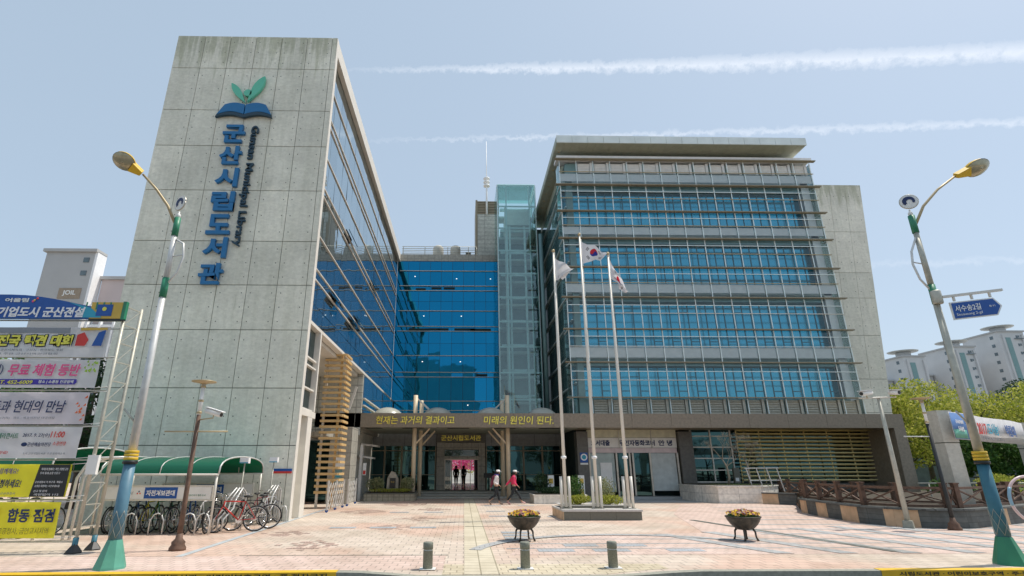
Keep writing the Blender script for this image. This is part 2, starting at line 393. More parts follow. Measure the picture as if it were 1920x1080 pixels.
# ------------------------------------------------------------------ mesh builder
ORG = {}
class MB:
    def __init__(s): s.v = []; s.f = []; s.uv = None; s.smooth = set()
    def add(s, vs, fs, smooth=False):
        b = len(s.v); s.v += [Vector(x) for x in vs]
        for f in fs:
            if smooth: s.smooth.add(len(s.f))
            s.f.append(tuple(b + i for i in f))
        return s
    def box(s, x0, x1, y0, y1, z0, z1):
        return s.add([(x0, y0, z0), (x1, y0, z0), (x1, y1, z0), (x0, y1, z0), (x0, y0, z1), (x1, y0, z1), (x1, y1, z1), (x0, y1, z1)],
                     [(0, 3, 2, 1), (4, 5, 6, 7), (0, 1, 5, 4), (1, 2, 6, 5), (2, 3, 7, 6), (3, 0, 4, 7)])
    def obox(s, c, ax, ay, az_):
        c, ax, ay, az_ = map(Vector, (c, ax, ay, az_))
        vs = [c + ax * i + ay * j + az_ * k for k in (-1, 1) for j in (-1, 1) for i in (-1, 1)]
        return s.add(vs, [(0, 2, 3, 1), (4, 5, 7, 6), (0, 1, 5, 4), (1, 3, 7, 5), (3, 2, 6, 7), (2, 0, 4, 6)])
    def bar(s, a, b, w, t=None, up=(0, 0, 1)):
        a, b = Vector(a), Vector(b); d = b - a; L = d.length; d.normalize()
        u = Vector(up)
        if abs(d.dot(u)) > .99: u = Vector((0, 1, 0))
        x = d.cross(u).normalized(); y = x.cross(d).normalized(); t = t or w
        return s.obox((a + b) / 2, x * w / 2, y * t / 2, d * L / 2)
    def prism(s, poly, d):
        """poly: ordered 3D points, extruded by vector d"""
        d = Vector(d); P = [Vector(p) for p in poly]; n = len(P)
        return s.add(P + [p + d for p in P], [tuple(range(n))[::-1], tuple(range(n, 2 * n))] + [(i, (i + 1) % n, n + (i + 1) % n, n + i) for i in range(n)])
    def tube(s, pts, r, n=8, cap=True):
        P = [Vector(p) for p in pts]; rr = r if isinstance(r, (list, tuple)) else [r] * len(P)
        vs = []; up = None
        for i, p in enumerate(P):
            d = (P[min(i + 1, len(P) - 1)] - P[max(i - 1, 0)]).normalized()
            if up is None: up = Vector((0, 0, 1)) if abs(d.z) < .9 else Vector((1, 0, 0))
            x = d.cross(up)
            if x.length < 1e-4: x = d.cross(Vector((0, 1, 0)))
            x.normalize(); y = x.cross(d).normalized(); up = y
            for k in range(n):
                a = 2 * math.pi * k / n
                vs.append(p + (x * math.cos(a) + y * math.sin(a)) * rr[i])
        fs = []
        for i in range(len(P) - 1):
            for k in range(n):
                fs.append((i * n + k, i * n + (k + 1) % n, (i + 1) * n + (k + 1) % n, (i + 1) * n + k))
        s.add(vs, fs, True)
        if cap:
            b = len(s.v) - len(vs)
            s.f.append(tuple(b + k for k in range(n))[::-1]); s.f.append(tuple(b + (len(P) - 1) * n + k for k in range(n)))
        return s
    def lathe(s, prof, c=(0, 0, 0), n=24, axis='Z', smooth=True):
        c = Vector(c); vs = []
        for r, z in prof:
            for k in range(n):
                a = 2 * math.pi * k / n
                q = (r * math.cos(a), r * math.sin(a), z)
                if axis == 'Y': q = (q[0], q[2], q[1])
                if axis == 'X': q = (q[2], q[0], q[1])
                vs.append(c + Vector(q))
        fs = [(i * n + k, i * n + (k + 1) % n, (i + 1) * n + (k + 1) % n, (i + 1) * n + k) for i in range(len(prof) - 1) for k in range(n)]
        s.add(vs, fs, smooth)
        b = len(s.v) - len(vs)
        if prof[0][0] > 1e-5: s.f.append(tuple(b + k for k in range(n))[::-1])
        if prof[-1][0] > 1e-5: s.f.append(tuple(b + (len(prof) - 1) * n + k for k in range(n)))
        return s
    def blob(s, c, r, n=8, m=6, sq=(1, 1, 1), rough=.0):
        prof = []
        c = Vector(c); vs = []; fs = []
        for i in range(m + 1):
            th = math.pi * i / m
            for k in range(n):
                a = 2 * math.pi * k / n
                q = Vector((math.sin(th) * math.cos(a) * sq[0], math.sin(th) * math.sin(a) * sq[1], -math.cos(th) * sq[2]))
                vs.append(c + q * r * (1 + rough * noise.noise(q * 2 + c)))
        for i in range(m):
            for k in range(n):
                fs.append((i * n + k, i * n + (k + 1) % n, (i + 1) * n + (k + 1) % n, (i + 1) * n + k))
        return s.add(vs, fs, True)
    def build(s, name, m, parent=None, origin=None, label=None, kind=None):
        me = bpy.data.meshes.new(name)
        o = Vector(ORG[parent.name]) if parent else Vector(origin or (0, 0, 0))
        me.from_pydata([tuple(v - o) for v in s.v], [], s.f)
        me.validate()
        if s.smooth:
            sm = [i in s.smooth for i in range(len(s.f))]
            if len(me.polygons) == len(sm): me.polygons.foreach_set('use_smooth', sm)
        me.materials.append(m)
        me.update()
        ob = bpy.data.objects.new(name, me); COL.objects.link(ob)
        if parent: ob.parent = parent
        else: ob.location = o
        ORG[ob.name] = tuple(o)
        if label: ob['label'] = label
        if kind: ob['kind'] = kind
        return ob

def tag(o, label=None, cat=None, group=None, kind=None):
    if label: o['label'] = label
    if cat: o['category'] = cat
    if group: o['group'] = group
    if kind: o['kind'] = kind
    return o
def thing(name, label, cat, loc=(0, 0, 0), group=None):
    o = bpy.data.objects.new(name, None); COL.objects.link(o)
    o.location = loc; ORG[o.name] = tuple(loc); o.empty_display_size = .2
    return tag(o, label, cat, group)
def kids(o): return [c for c in bpy.data.objects if c.parent == o]
def copy_tree(o, parent=None):
    c = o.copy(); COL.objects.link(c)
    if parent: c.parent = parent
    for ch in kids(o): copy_tree(ch, c)
    return c
def struct(o): o['kind'] = 'structure'; return o
def B(*a): return MB().box(*a)

_cu = {}
def text_mb(s, c, w, h_, right=(1, 0, 0), up=(0, 0, 1), ext=.004, bold=.0, shear=0., keep=False):
    """text fitted into a w x h box centred on c"""
    cu = bpy.data.curves.new('t', 'FONT'); cu.body = s; cu.size = 1; cu.extrude = 0.0; cu.offset = bold; cu.shear = shear
    cu.resolution_u = 3
    ob = bpy.data.objects.new('t', cu); COL.objects.link(ob)
    bpy.context.view_layer.update()
    me = bpy.data.meshes.new_from_object(ob.evaluated_get(bpy.context.evaluated_depsgraph_get()))
    bpy.data.objects.remove(ob); bpy.data.curves.remove(cu)
    vs = [v.co.copy() for v in me.vertices]; fs = [tuple(p.vertices) for p in me.polygons]
    bpy.data.meshes.remove(me)
    if not vs: return MB()
    x0 = min(v.x for v in vs); x1 = max(v.x for v in vs); y0 = min(v.y for v in vs); y1 = max(v.y for v in vs)
    kx = w / (x1 - x0); ky = h_ / (y1 - y0)
    if keep: kx = ky = min(kx, ky)
    right, up, c = Vector(right).normalized(), Vector(up).normalized(), Vector(c)
    nrm = right.cross(up)
    n = len(vs)
    P = [c + right * (v.x - (x0 + x1) / 2) * kx + up * (v.y - (y0 + y1) / 2) * ky for v in vs]
    mb = MB()
    edges = {}
    for f in fs:
        for i in range(len(f)):
            a, b = f[i], f[(i + 1) % len(f)]
            edges[(a, b)] = edges.get((a, b), 0) + 1
    side = [(a, b) for (a, b) in edges if (b, a) not in edges]
    mb.add([p + nrm * ext for p in P] + [p - nrm * 0.0 for p in P],
           [f for f in fs] + [(b, a, a + n, b + n) for a, b in side])
    return mb

def leaves(mb, centre, rad, count, size, rng, flat=1.0, shell=.55, lift=0):
    """leaf-sized faces through an ellipsoid volume"""
    cx, cy, cz = centre
    for _ in range(count):
        while True:
            q = Vector((rng.uniform(-1, 1), rng.uniform(-1, 1), rng.uniform(-1, 1)))
            if 0 < q.length < 1: break
        q = q.normalized() * (shell + (1 - shell) * q.length) * (1 + .25 * noise.noise(q.normalized() * 2.3 + Vector(centre)))
        p = Vector((cx + q.x * rad[0], cy + q.y * rad[1], cz + q.z * rad[2]))
        a = Vector((rng.gauss(0, 1), rng.gauss(0, 1), rng.gauss(0, .6) + .2)).normalized()
        b = a.cross(Vector((rng.gauss(0, 1), rng.gauss(0, 1), rng.gauss(0, 1)))).normalized()
        c = a.cross(b)
        s_ = size * rng.uniform(.6, 1.3)
        mb.add([p - b * s_ * .5, p + c * s_ * .28, p + b * s_ * .5, p - c * s_ * .28], [(0, 1, 2, 3)])

def make_tree(label, loc, height, spread, fol, seed, cat='tree', group=None, n=5000, leaf=.22, name='leafy_tree', trunk_h=.35, bark=None, clumps=16):
    rng = random.Random(seed)
    t = thing(name, label, cat, loc, group)
    x, y, z = loc
    th = height * trunk_h
    tr = MB()
    r0 = height * .022 + .04
    pts = [(x, y, z - .1), (x + .05, y, z + th * .5), (x + rng.uniform(-.15, .15), y + rng.uniform(-.1, .1), z + th), (x, y, z + height * .8)]
    tr.tube(pts, [r0, r0 * .85, r0 * .7, r0 * .2], 8)
    cl = MB()
    per = n // clumps
    for i in range(clumps):
        a = i * 2.4 + rng.uniform(-.3, .3); k = (i + .5) / clumps
        rr = spread * (0.25 + .55 * math.sin(math.pi * min(1, k * .9 + .1))) * rng.uniform(.7, 1.1)
        zz = z + th + (height - th) * (.12 + .78 * k)
        c = (x + math.cos(a) * rr, y + math.sin(a) * rr, zz)
        if k > .93: c = (x, y, z + height * .93)
        tr.tube([(x, y, z + th * .9 + (zz - z - th) * .3), ((x + c[0]) / 2, (y + c[1]) / 2, zz - .1 * height), c], [r0 * .45, r0 * .25, r0 * .08], 5)
        cr = spread * rng.uniform(.30, .48)
        leaves(cl, c, (cr, cr, cr * .62), per, leaf, rng, shell=.3)
    tr.build('trunk', bark or M_bark, t); cl.build('crown', fol, t)
    return t

# ================================================================== SETTING
M_pave = brick_paving('plaza_paving', (.58, .49, .415), (.63, .545, .46), (.37, .32, .28), .30, .30, patch=(.98, .84, .80), patchpos=.48)
M_pavePink = brick_paving('pink_paving', (.60, .46, .40), (.66, .52, .455), (.40, .32, .28), .24, .24)
M_paveGrey = brick_paving('grey_paving', (.37, .38, .385), (.44, .45, .45), (.27, .27, .27), .24, .24)
M_paveRed = brick_paving('red_brick_inlay', (.47, .33, .28), (.62, .47, .40), (.36, .28, .24), .20, .10)
M_paveBlue = brick_paving('blue_grey_inlay', (.37, .41, .45), (.43, .46, .49), (.26, .28, .30), .20, .10)
M_paveYel = brick_paving('tactile_paving', (.58, .52, .40), (.62, .56, .44), (.34, .30, .22), .30, .30, mort=.014, off=0)
M_paveTan = brick_paving('tan_paving', (.56, .49, .36), (.62, .55, .42), (.36, .31, .23), .22, .22)
M_grass = mat('grass_field', (.06, .11, .025), .95, var=.4, scale=2.5, bump=.6, bscale=30, col2=(.12, .17, .05))
M_kerb = mat('kerb_granite', (.30, .30, .25), .75, var=.18, scale=14, bump=.2)
M_kerbY = mat('kerb_yellow', (.74, .45, .02), .55, var=.10, scale=7)
M_shade = mat('shade_and_step_grey', (.36, .37, .37), .7, var=.1, scale=5)  # grey of the painted forecourt shade, also used on the bank step

struct(B(-900, 900, -300, 1500, -.9, -.30).build('ground', mat('urban_ground', (.26, .25, .22), .95, var=.25, scale=.05)))
struct(B(-120, 120, -60, -16.1, -.28, -.05).build('bounce_pavement', M_pave))  # unseen pale paving behind the camera, added to bounce light onto the fronts
struct(B(-120, 120, -16, 10.6, -.28, -.15).build('road', M_asph))
# pavement with the dropped section in the middle
edge = [(-60, 8.77), (-2.1, 10.35), (-1.7, 10.30), (-1.2, 10.10), (-.7, 9.90), (2.4, 9.85), (2.9, 10.0), (3.5, 10.2), (4.1, 10.34), (60, 10.37)]
pv = MB(); n_ = len(edge)
poly = [(x, y, 0) for x, y in edge] + [(60, 75, 0), (-60, 75, 0)]
pv.prism(poly, (0, 0, -.14)); struct(pv.build('pavement', M_pave))
kb = MB()
for i in range(n_ - 1):
    a, b = Vector((*edge[i], 0)), Vector((*edge[i + 1], 0))
    kb.prism([a + Vector((0, 0, .006)), b + Vector((0, 0, .006)), b + Vector((0, -.16, .0)), a + Vector((0, -.16, .0))], (0, 0, -.19))
kerb = struct(kb.build('kerb', M_kerb))
def kerb_mark(x0, x1, y0, y1, words):
    mk = MB()                       # y0, y1: front edge of the kerb at x0 and x1
    mk.prism([(x0, y0 - .003, .003), (x1, y1 - .003, .003), (x1, y1 + .18, .0085), (x0, y0 + .18, .0085)], (0, 0, .004))
    mk.prism([(x0, y0 - .003, .006), (x1, y1 - .003, .006), (x1, y1 - .003, -.18), (x0, y0 - .003, -.18)], (0, -.005, 0))
    k = mk.build('yellow_marking', M_kerbY, kerb)
    d_ = Vector((x1 - x0, y1 - y0, 0)).normalized()
    for (s, cx, w) in words:
        text_mb(s, (cx, y0 + (y1 - y0) * (cx - x0) / (x1 - x0) - .010, -.045), w, .062, right=d_, bold=.02, ext=.003).build('lettering', M_black, k)
kerb_mark(-9.5, -2.15, 9.988, 10.188, [('시립도서관 · 어린이보호구역 · 주·정차금지', -3.75, 2.9), ('시립도서관 · 어린이보호구역', -7.0, 2.3)])
kerb_mark(7.2, 14.0, 10.182, 10.184, [('시립도서관 · 어린이보호구역 · 주·정차금지', 8.85, 2.7), ('시립도서관 · 어린이보호구역', 12.1, 2.4)])

def sheet(name, poly, m, z=.004, th=.003, kind='structure'):
    mb = MB(); mb.prism([(x, y, z - th + .0005) for x, y in poly], (0, 0, th))
    o = mb.build(name, m); o['kind'] = kind; return o
def rect(x0, x1, y0, y1): return [(x0, y0), (x1, y0), (x1, y1), (x0, y1)]
# pink pavement strip beside the kerb, tan field round the bollards, tactile line to the door
sheet('pavement_pink_band', rect(-40, -.35, 10.40, 12.0), M_pavePink)
sheet('pavement_tan_band', [(-.35, 9.95), (2.4, 9.95), (3.4, 10.40), (3.6, 10.42), (3.6, 10.95), (-.35, 10.95)], M_paveTan)
sheet('tactile_path', rect(.02, .62, 9.95, 34.5), M_paveYel, .008)
# right-hand pink field with grey lattice and the arc that edges it
sheet('pavement_pink_field', [(.95, 12.1), (30, 12.1), (30, 29.0), (11.0, 29.0), (8.2, 22.5), (6.6, 16.0), (4, 15.6), (2.4, 15.0), (1.3, 13.5)], M_pavePink)
arc = MB()
cx, cy = 3.8, 9.6
N = 26
outer = []; inner = []
for i in range(N + 1):
    a = R(163 - 125 * i / N)
    outer.append((3.9 + 3.95 * math.cos(a), 11.6 + 4.1 * math.sin(a))); inner.append((3.9 + 3.68 * math.cos(a), 11.6 + 3.80 * math.sin(a)))
for i in range(N):
    arc.prism([(*inner[i], .0145), (*inner[i + 1], .0145), (*outer[i + 1], .0145), (*outer[i], .0145)], (0, 0, .003))
struct(arc.build('paving_grey_arc', M_paveGrey))
lat = MB()
for yy, x0 in ((12.95, .95), (13.75, 1.3), (14.6, 2.2)):
    lat.box(x0, 24, yy, yy + .10, .0055, .0080)
for yy in (15.6, 16.8, 18.2, 19.9, 21.8, 24.0, 26.4):
    lat.box(8.0 + (yy - 15.6) * .32, 26, yy, yy + .20, .0055, .0080)
for k in range(9):
    x0 = 5.35 + k * 1.35
    lat.prism([(x0 + 1.1, 12.15, .0105), (x0 + 1.5, 12.15, .0105), (x0 + .15 + k * .15, 15.7 + k * .5, .0105), (x0 - .25 + k * .15, 15.7 + k * .5, .0105)], (0, 0, .003))
struct(lat.build('paving_grey_lattice', M_paveGrey))
inl = MB()
for (x, y) in ((1.05, 16.0), (1.05, 14.7), (1.05, 15.35), (.95, 24.0), (2.4, 24.0), (.95, 21.5), (3.1, 21.2), (-1.6, 17.4), (-2.8, 17.4), (-4.0, 17.4),
               (-1.6, 23.5), (-3.0, 23.5), (1.6, 12.5), (2.8, 12.5), (2.3, 13.3), (3.4, 13.3), (4.4, 12.5), (1.0, 27.5), (2.6, 27.5), (4.2, 27.0)):
    inl.box(x, x + .78, y, y + .38, .0055, .0085)
struct(inl.build('paving_blue_inlay', M_paveBlue))
# red brick stars laid in the cream paving
st = MB(); rs = random.Random(5)
for (x, y, w) in ((-3.6, 13.6, .85), (-2.2, 17.6, .8), (-4.9, 16.0, .7), (-1.6, 20.5, .9), (-4.2, 24.0, 1.2), (-1.4, 25.2, .9), (-3.0, 29.0, 1.4)):
    for i in range(-7, 8):
        for j in range(-4, 5):
            d = abs(i) * .13 + abs(j) * .22
            if d < w * .9 and rs.random() < .7:
                st.box(x + i * .145, x + i * .145 + .13, y + j * .26, y + j * .26 + .2, .0055, .0082)
struct(st.build('paving_red_inlay', M_paveRed))
# long drain seams
dr = MB()
dr.prism([(7.75, 19.9, .013), (7.95, 19.9, .013), (9.25, 12.35, .013), (9.05, 12.35, .013)], (0, 0, .003))
for (x0, x1, y) in ((.05, 1.0, 17.75), (1.0, 3.6, 17.6), (-4.5, -.3, 12.02)):
    dr.box(x0, x1, y, y + .035, .0125, .016)
struct(dr.build('drain_seam', mat('drain_joint', (.14, .15, .13), .8, var=.4, scale=3)))
sheet('kerb_line', [(-5.75, 11.95), (-5.6, 11.95), (-6.05, 28.5), (-6.2, 28.5)], mat('grey_edging', (.42, .45, .46), .8), .010, .006)
sheet('bicycle_area_paving', [(-30, 12.02), (-5.76, 12.02), (-6.05, 22.0), (-30, 22.0)], M_pave, .005)
sheet('painted_shade_strip', rect(6.4, 13.4, 30.4, 34.2), M_shade)  # building shadow before the bank doors, painted as a grey sheet
sheet('painted_shade_side_strip', [(13.4, 30.4), (12.2, 30.4), (12.2, 34.2), (13.4, 34.2)], M_shade, .0085)  # same painted shade at the right end
# grass bank and lane on the right
sheet('lawn', [(16.5, 19.5), (60, 19.5), (60, 74), (29.5, 74), (29.5, 31), (16.5, 24)], M_grass, .02, .015)

# ================================================================== CONCRETE TOWER
TX0, TX1, TY0, TY1, TZ = -13.05, -5.88, 19.65, 45.58, 20.3
T = thing('concrete_building', 'tall board-marked concrete library tower with sloping glass side, carrying the blue lettering', 'building', (-9.4, 32, 0))
jz = [0, 2.45, 4.44, 6.6, 8.37, 10.2, 12.45, 14.55, 16.33, 18.53, TZ]
jx = [TX0, -11.82, -10.67, -9.52, -8.37, -7.22, -6.10, TX1]
bw = MB(); bw.box(TX0 + .01, -6.3, TY0 + .06, TY1, 6.98, TZ - .06); bw.box(TX0 + .01, -9.61, TY0 + .06, TY1, 0, 6.979)
bw.box(-9.609, -6.3, TY0 + .06, 21.79, 0, 6.979); bw.box(-9.609, -6.3, 31.62, TY1, 0, 6.979); bw.build('wall', M_concR, T)
pan = MB()
for i in range(len(jx) - 1):
    for k in range(len(jz) - 1):
        a = .011 if i else -.0
        pan.box(jx[i] + a, jx[i + 1] - (.011 if i < len(jx) - 2 else 0), TY0, TY0 + .30 if i == len(jx) - 2 else TY0 + .058, jz[k] + (.014 if k else 0), jz[k + 1] - (.014 if k < len(jz) - 2 else 0))
pan.build('concrete_facing', M_conc, T)
MB().box(TX0 + .02, TX1 - .02, TY0 + .03, TY0 + .055, 0, TZ - .03).build('joint', M_joint, T)
th_ = MB()
for k in range(len(jz) - 1):
    for i in range(1, len(jx) - 1):
        hgt = jz[k + 1] - jz[k]
        for zf in (.18, .5, .82):
            for s in (-.17, .17):
                x = jx[i] + s; z = jz[k] + hgt * zf
                if abs(x - TX1) < .1: continue
                th_.lathe([(0, -.002), (.021, -.002), (.021, .01), (0, .01)], (x, TY0 - .001, z), 8, 'Y', False)
th_.build('tie_hole', M_hole, T)['kind'] = 'stuff'
# bright rendered return of the slab and roof edge
MB().box(TX1 + .001, TX1 + .014, TY0 + .004, TY0 + .30, 0, TZ).build('slab_edge', M_edge, T)
MB().prism([(TX1, TY0 + .30, TZ - .001), (TX1, TY0 + .30, TZ - .75), (TX1, TY1, TZ - .75), (TX1, TY1, TZ - .001)], (-.22, 0, 0)).build('roof_fascia', M_edge, T)
MB().box(-6.9, TX1 - .23, TY0 + .31, TY1, TZ - .72, TZ - .002).build('roof_overhang', M_soffit, T)
# glazed side: individual panes, each a hair out of true, recessed behind the slab edge
GX = -6.12
CYW = 45.58
def pane_wall(xf, cells, jitter, rng, axis='X'):
    mb = MB()
    for (a0, a1, z0, z1) in cells:
        g = .012
        j = [rng.uniform(-jitter, jitter) for _ in range(3)]
        def off(u, v): return j[0] * (u - .5) + j[1] * (v - .5)
        if axis == 'X':
            mb.add([(xf + off(0, 0), a0 + g, z0 + g), (xf + off(1, 0), a1 - g, z0 + g), (xf + off(1, 1), a1 - g, z1 - g), (xf + off(0, 1), a0 + g, z1 - g)], [(0, 1, 2, 3)])
        else:
            mb.add([(a0 + g, xf + off(0, 0), z0 + g), (a1 - g, xf + off(1, 0), z0 + g), (a1 - g, xf + off(1, 1), z1 - g), (a0 + g, xf + off(0, 1), z1 - g)], [(0, 1, 2, 3)])
    return mb
rg = random.Random(11)
zs = [7.1, 8.0, 9.0, 9.45, 10.9, 12.75, 13.15, 14.6, 16.2, 16.6, 18.0, 19.55]
ys = [TY0 + .32 + i * 1.2 for i in range(23)]
ys[-1] = CYW
cells = [(ys[i], ys[i + 1], zs[k], zs[k + 1]) for i in range(len(ys) - 1) for k in range(len(zs) - 1)]
pane_wall(GX, cells, .010, rg).build('glass_wall', M_gl_teal, T)
MB().box(GX - .12, GX - .02, TY0 + .31, TY1 - .01, 7.1, 19.55).build('glazing_gap', M_black, T)
for z in (9.0, 9.45, 10.9, 12.75, 13.15, 14.6, 16.2, 16.6, 18.0):
    MB().box(GX - .01, GX + .05, TY0 + .31, TY1 - .3, z - .02, z + .02).build('rail', M_edge, T)
# lower band: strip of panes, then the open void, then panes again
MB().box(GX - .10, TX1 - .03, TY0 + .31, TY1 - .1, 6.98, 7.11).build('sill_beam', M_edge, T)
cells = [(20.0, 21.6, a, b) for a, b in ((3.85, 4.6), (4.6, 5.45), (5.45, 5.75), (5.75, 6.95))]
pane_wall(GX, cells, .01, rg).build('glass_wall', M_gl_dark, T)
for z in (3.82, 4.6, 5.45, 5.75):
    MB().box(GX - .01, GX + .14, 19.96, 21.66, z - .03, z + .03).build('rail', M_edge, T)
MB().box(GX - .12, TX1 - .02, 21.62, 21.78, 3.8, 6.97).build('pier', M_edge, T)
MB().box(-6.7, TX1 - .02, 19.97, 21.9, 3.55, 3.78).build('pier', M_edge, T)
MB().box(-6.9, TX1 - .02, 20.9, 21.5, 0, 3.54).build('pier', M_edge, T)
# void: soffit, back wall, end walls
MB().box(-9.6, GX - .13, 21.8, 31.5, 6.8, 6.97).build('soffit', M_edge, T)
MB().box(-6.28, -5.93, 31.62, 45.5, 3.8, 6.97).build('wall', M_tile, T)
MB().box(-9.7, -5.90, 31.5, 31.61, 3.5, 6.79).build('tiled_wall', M_tileL, T)
MB().box(-9.6, -9.45, 21.80, 31.49, 0, 6.79).build('tiled_wall', M_tile, T)
MB().box(-9.44, -6.9, 31.3, 31.49, 0, 3.2).build('glass_wall', M_gl_dark, T)
MB().box(-9.44, -9.38, 22.2, 30.9, .1, 3.3).build('glass_wall', M_gl_dark, T)
cells = [(31.9 + i * 1.2, 33.1 + i * 1.2, a, b) for i in range(11) for a, b in ((4.6, 5.2), (5.2, 5.6), (5.6, 6.95))]
pane_wall(-5.915, cells, .01, rg).build('glass_wall', M_gl_teal, T)
for z in (5.2, 5.6):
    MB().box(-5.91, -5.80, 31.9, 45.5, z - .03, z + .03).build('rail', M_edge, T)
# tilted awning windows on the side wall
for (y0, z0) in ((25.6, 13.15), (29.0, 9.45), (23.4, 9.0), (27.6, 9.0), (33.5, 13.15)):
    MB().obox((GX + .17, y0 + .7, z0 + .16), (.02, 0, .0), (0, .7, 0), (-.10, 0, .20)).build('window', M_gl_dark, T)
# entrance recess of the void
MB().box(-8.2, -6.9, 28.0, 31.25, 3.25, 3.45).build('ledge', M_tile, T)
MB().box(-7.05, -5.92, 29.5, 31.2, 0, 3.8).build('pier', M_tile, T)

# emblem and lettering on the tower
SG = thing('wall_sign', 'blue and green emblem of an open book above blue vertical lettering on the concrete tower', 'sign', (-9.5, TY0 - .12, 12))
def flat(poly, y, d, z_order=None): return MB().prism([(x, y, z) for x, z in poly], (0, d, 0))
yS = TY0 - .17
def leaf_poly(x0, z0, x1, z1, w, n=14):
    d = Vector((x1 - x0, z1 - z0)); L = d.length; d.normalize(); nn = Vector((-d.y, d.x)); A = []; Bq = []
    for i in range(n + 1):
        t = i / n; ww = w * (math.sin(math.pi * t ** 1.35) ** .8) if 0 < t < 1 else 0.001
        c = Vector((x0, z0)) + d * L * t
        A.append(tuple(c + nn * ww)); Bq.append(tuple(c - nn * ww))
    return A + Bq[::-1][1:-1]
flat(leaf_poly(-9.52, 16.62, -10.22, 17.62, .15), yS, .13).build('leaf', M_mint, SG)
flat(leaf_poly(-9.42, 16.66, -8.82, 18.0, .20), yS, .13).build('leaf', M_mint, SG)
MB().lathe([(0, -.17), (.17, -.17), (.17, -.04), (0, -.04)], (-9.46, TY0, 17.12), 24, 'Y', False).build('seed', M_mint, SG)
def page(s):
    pts = []
    for i in range(9):
        t = i / 8; pts.append((-9.475 + s * (.02 + t * .86), 16.50 + .12 * math.sin(t * math.pi * .9) - .04 * t))
    low = []
    for i in range(9):
        t = i / 8; low.append((-9.475 + s * (.02 + t * 1.14), 16.02 + .16 * math.sin(t * math.pi * .95) - .05 * t))
    return pts + low[::-1]
for s in (-1, 1): flat(page(s), yS, .13).build('book_page', M_letblue, SG)
def cover(s):
    up_ = []; low = []
    for i in range(9):
        t = i / 8
        up_.append((-9.475 + s * t * 1.16, 15.99 + .16 * math.sin(t * math.pi * .95) - .05 * t))
        low.append((-9.475 + s * t * 1.20, 15.84 + .14 * math.sin(t * math.pi * .95) - .0 * t))
    return up_ + low[::-1]
for s in (-1, 1): flat(cover(s), yS - (.01 if s < 0 else .02), .13).build('book_cover', M_letnavy, SG)
kz = [15.07, 14.03, 12.98, 11.9, 10.87, 9.87, 8.78]
for ch, z in zip('군산시립도서관', kz):
    text_mb(ch, (-9.78, TY0 - .02, z), .92, .86, ext=.13, bold=.035).build('letter', M_letblue, SG)
text_mb('Gunsan Municipal Library', (-8.97, TY0 - .02, 12.7), 5.55, .40, right=(0, 0, -1), up=(1, 0, 0), ext=.10, bold=.02).build('english_lettering', M_letnavy, SG)

# ================================================================== CENTRE WING
CY = 45.6
C = thing('glass_building', 'blue mirror-glass middle wing with rooftop railing, set back between the two blocks', 'building', (-1.5, 50, 0))
czs = [5.0, 6.3, 7.07, 9.08, 9.48, 10.91, 12.0, 13.07, 13.50, 14.91, 15.8, 16.79, 17.24, 18.67, 19.62]
cxs = [-6.10 + i * .995 for i in range(10)]; cxs[-1] = 2.95
cells = [(cxs[i], cxs[i + 1], czs[k], czs[k + 1]) for i in range(9) for k in range(len(czs) - 1)]
pane_wall(CY, cells, .012, rg, 'Y').build('glass_wall', M_gl_blue, C)
MB().box(-6.11, 6.7, CY + .02, 60, 4.62, 19.6).build('wall', M_black, C)
for z in (7.07, 9.08, 9.48, 10.91, 13.07, 13.50, 14.91, 16.79, 17.24, 18.67, 6.3):
    MB().box(-5.86, 2.94, CY - .10, CY - .03, z - .025, z + .025).build('rail', M_mull, C)
M_lamp = bpy.data.materials.new('lit_ceiling_lamp'); n, l, p = nodes(M_lamp); p.inputs['Emission Color'].default_value = (1, .97, .9, 1); p.inputs['Emission Strength'].default_value = 1.2
for (x, z) in ((-4.5, 18.15), (-.75, 17.95), (2.3, 17.95), (-3.6, 14.45), (-.3, 14.45), (-3.6, 10.4), (-.35, 10.4), (.3, 6.75)):
    MB().box(x - .045, x + .045, CY - .03, CY - .014, z - .03, z + .03).build('ceiling_lamp', M_lamp, C)
MB().box(3.31, 7.1, CY + .02, 52, 19.61, 22.9).build('plant_wall', M_tealD, C)
for (x, z, w) in ((-4.4, 16.9, .9), (-1.9, 17.0, 1.0), (-4.9, 13.2, 1.8), (-2.3, 13.22, .9), (.5, 13.2, 1.8), (1.0, 9.22, .95), (-3.0, 17.0, .9), (-.9, 13.22, 1.8), (-3.1, 13.22, .9)):
    MB().box(x, x + w, CY - .025, CY - .012, z - .07, z + .13).build('open_vent', M_dark, C)
MB().box(-6.11, 2.96, CY - .06, CY + .6, 19.63, 20.28).build('coping', M_tile, C)
rl = MB()
for z in (20.45, 20.62, 20.79, 20.96, 21.16): rl.tube([(-5.8, CY + .2, z), (1.1, CY + .2, z)], .028, 6)
for x in (-5.7, -3.7, -1.6, .3, 1.05): rl.tube([(x, CY + .2, 20.28), (x, CY + .2, 21.17)], .035, 6)
rl.build('railing', M_galv, C)
M_tank = mat('vent_cowl', (.58, .56, .50), .7, var=.08)
for (x, r, top) in ((-11.2 + 7.6, .42, 0), (-2.62, .52, 22.35), (-.95, .50, 22.35)):
    if top: MB().lathe([(r, 20.3), (r, top - .35), (r * .92, top - .12), (r * .6, top), (0.001, top + .02)], (x, 48.5, 0), 20).build('vent_cowl', M_tank, C)
    else: MB().box(x - .55, x + .45, 47.8, 48.8, 20.3, 21.15).build('roof_box', M_tank, C)
MB().box(.05, .55, 46.6, 47.1, 20.3, 20.95).build('floodlight', M_black, C)
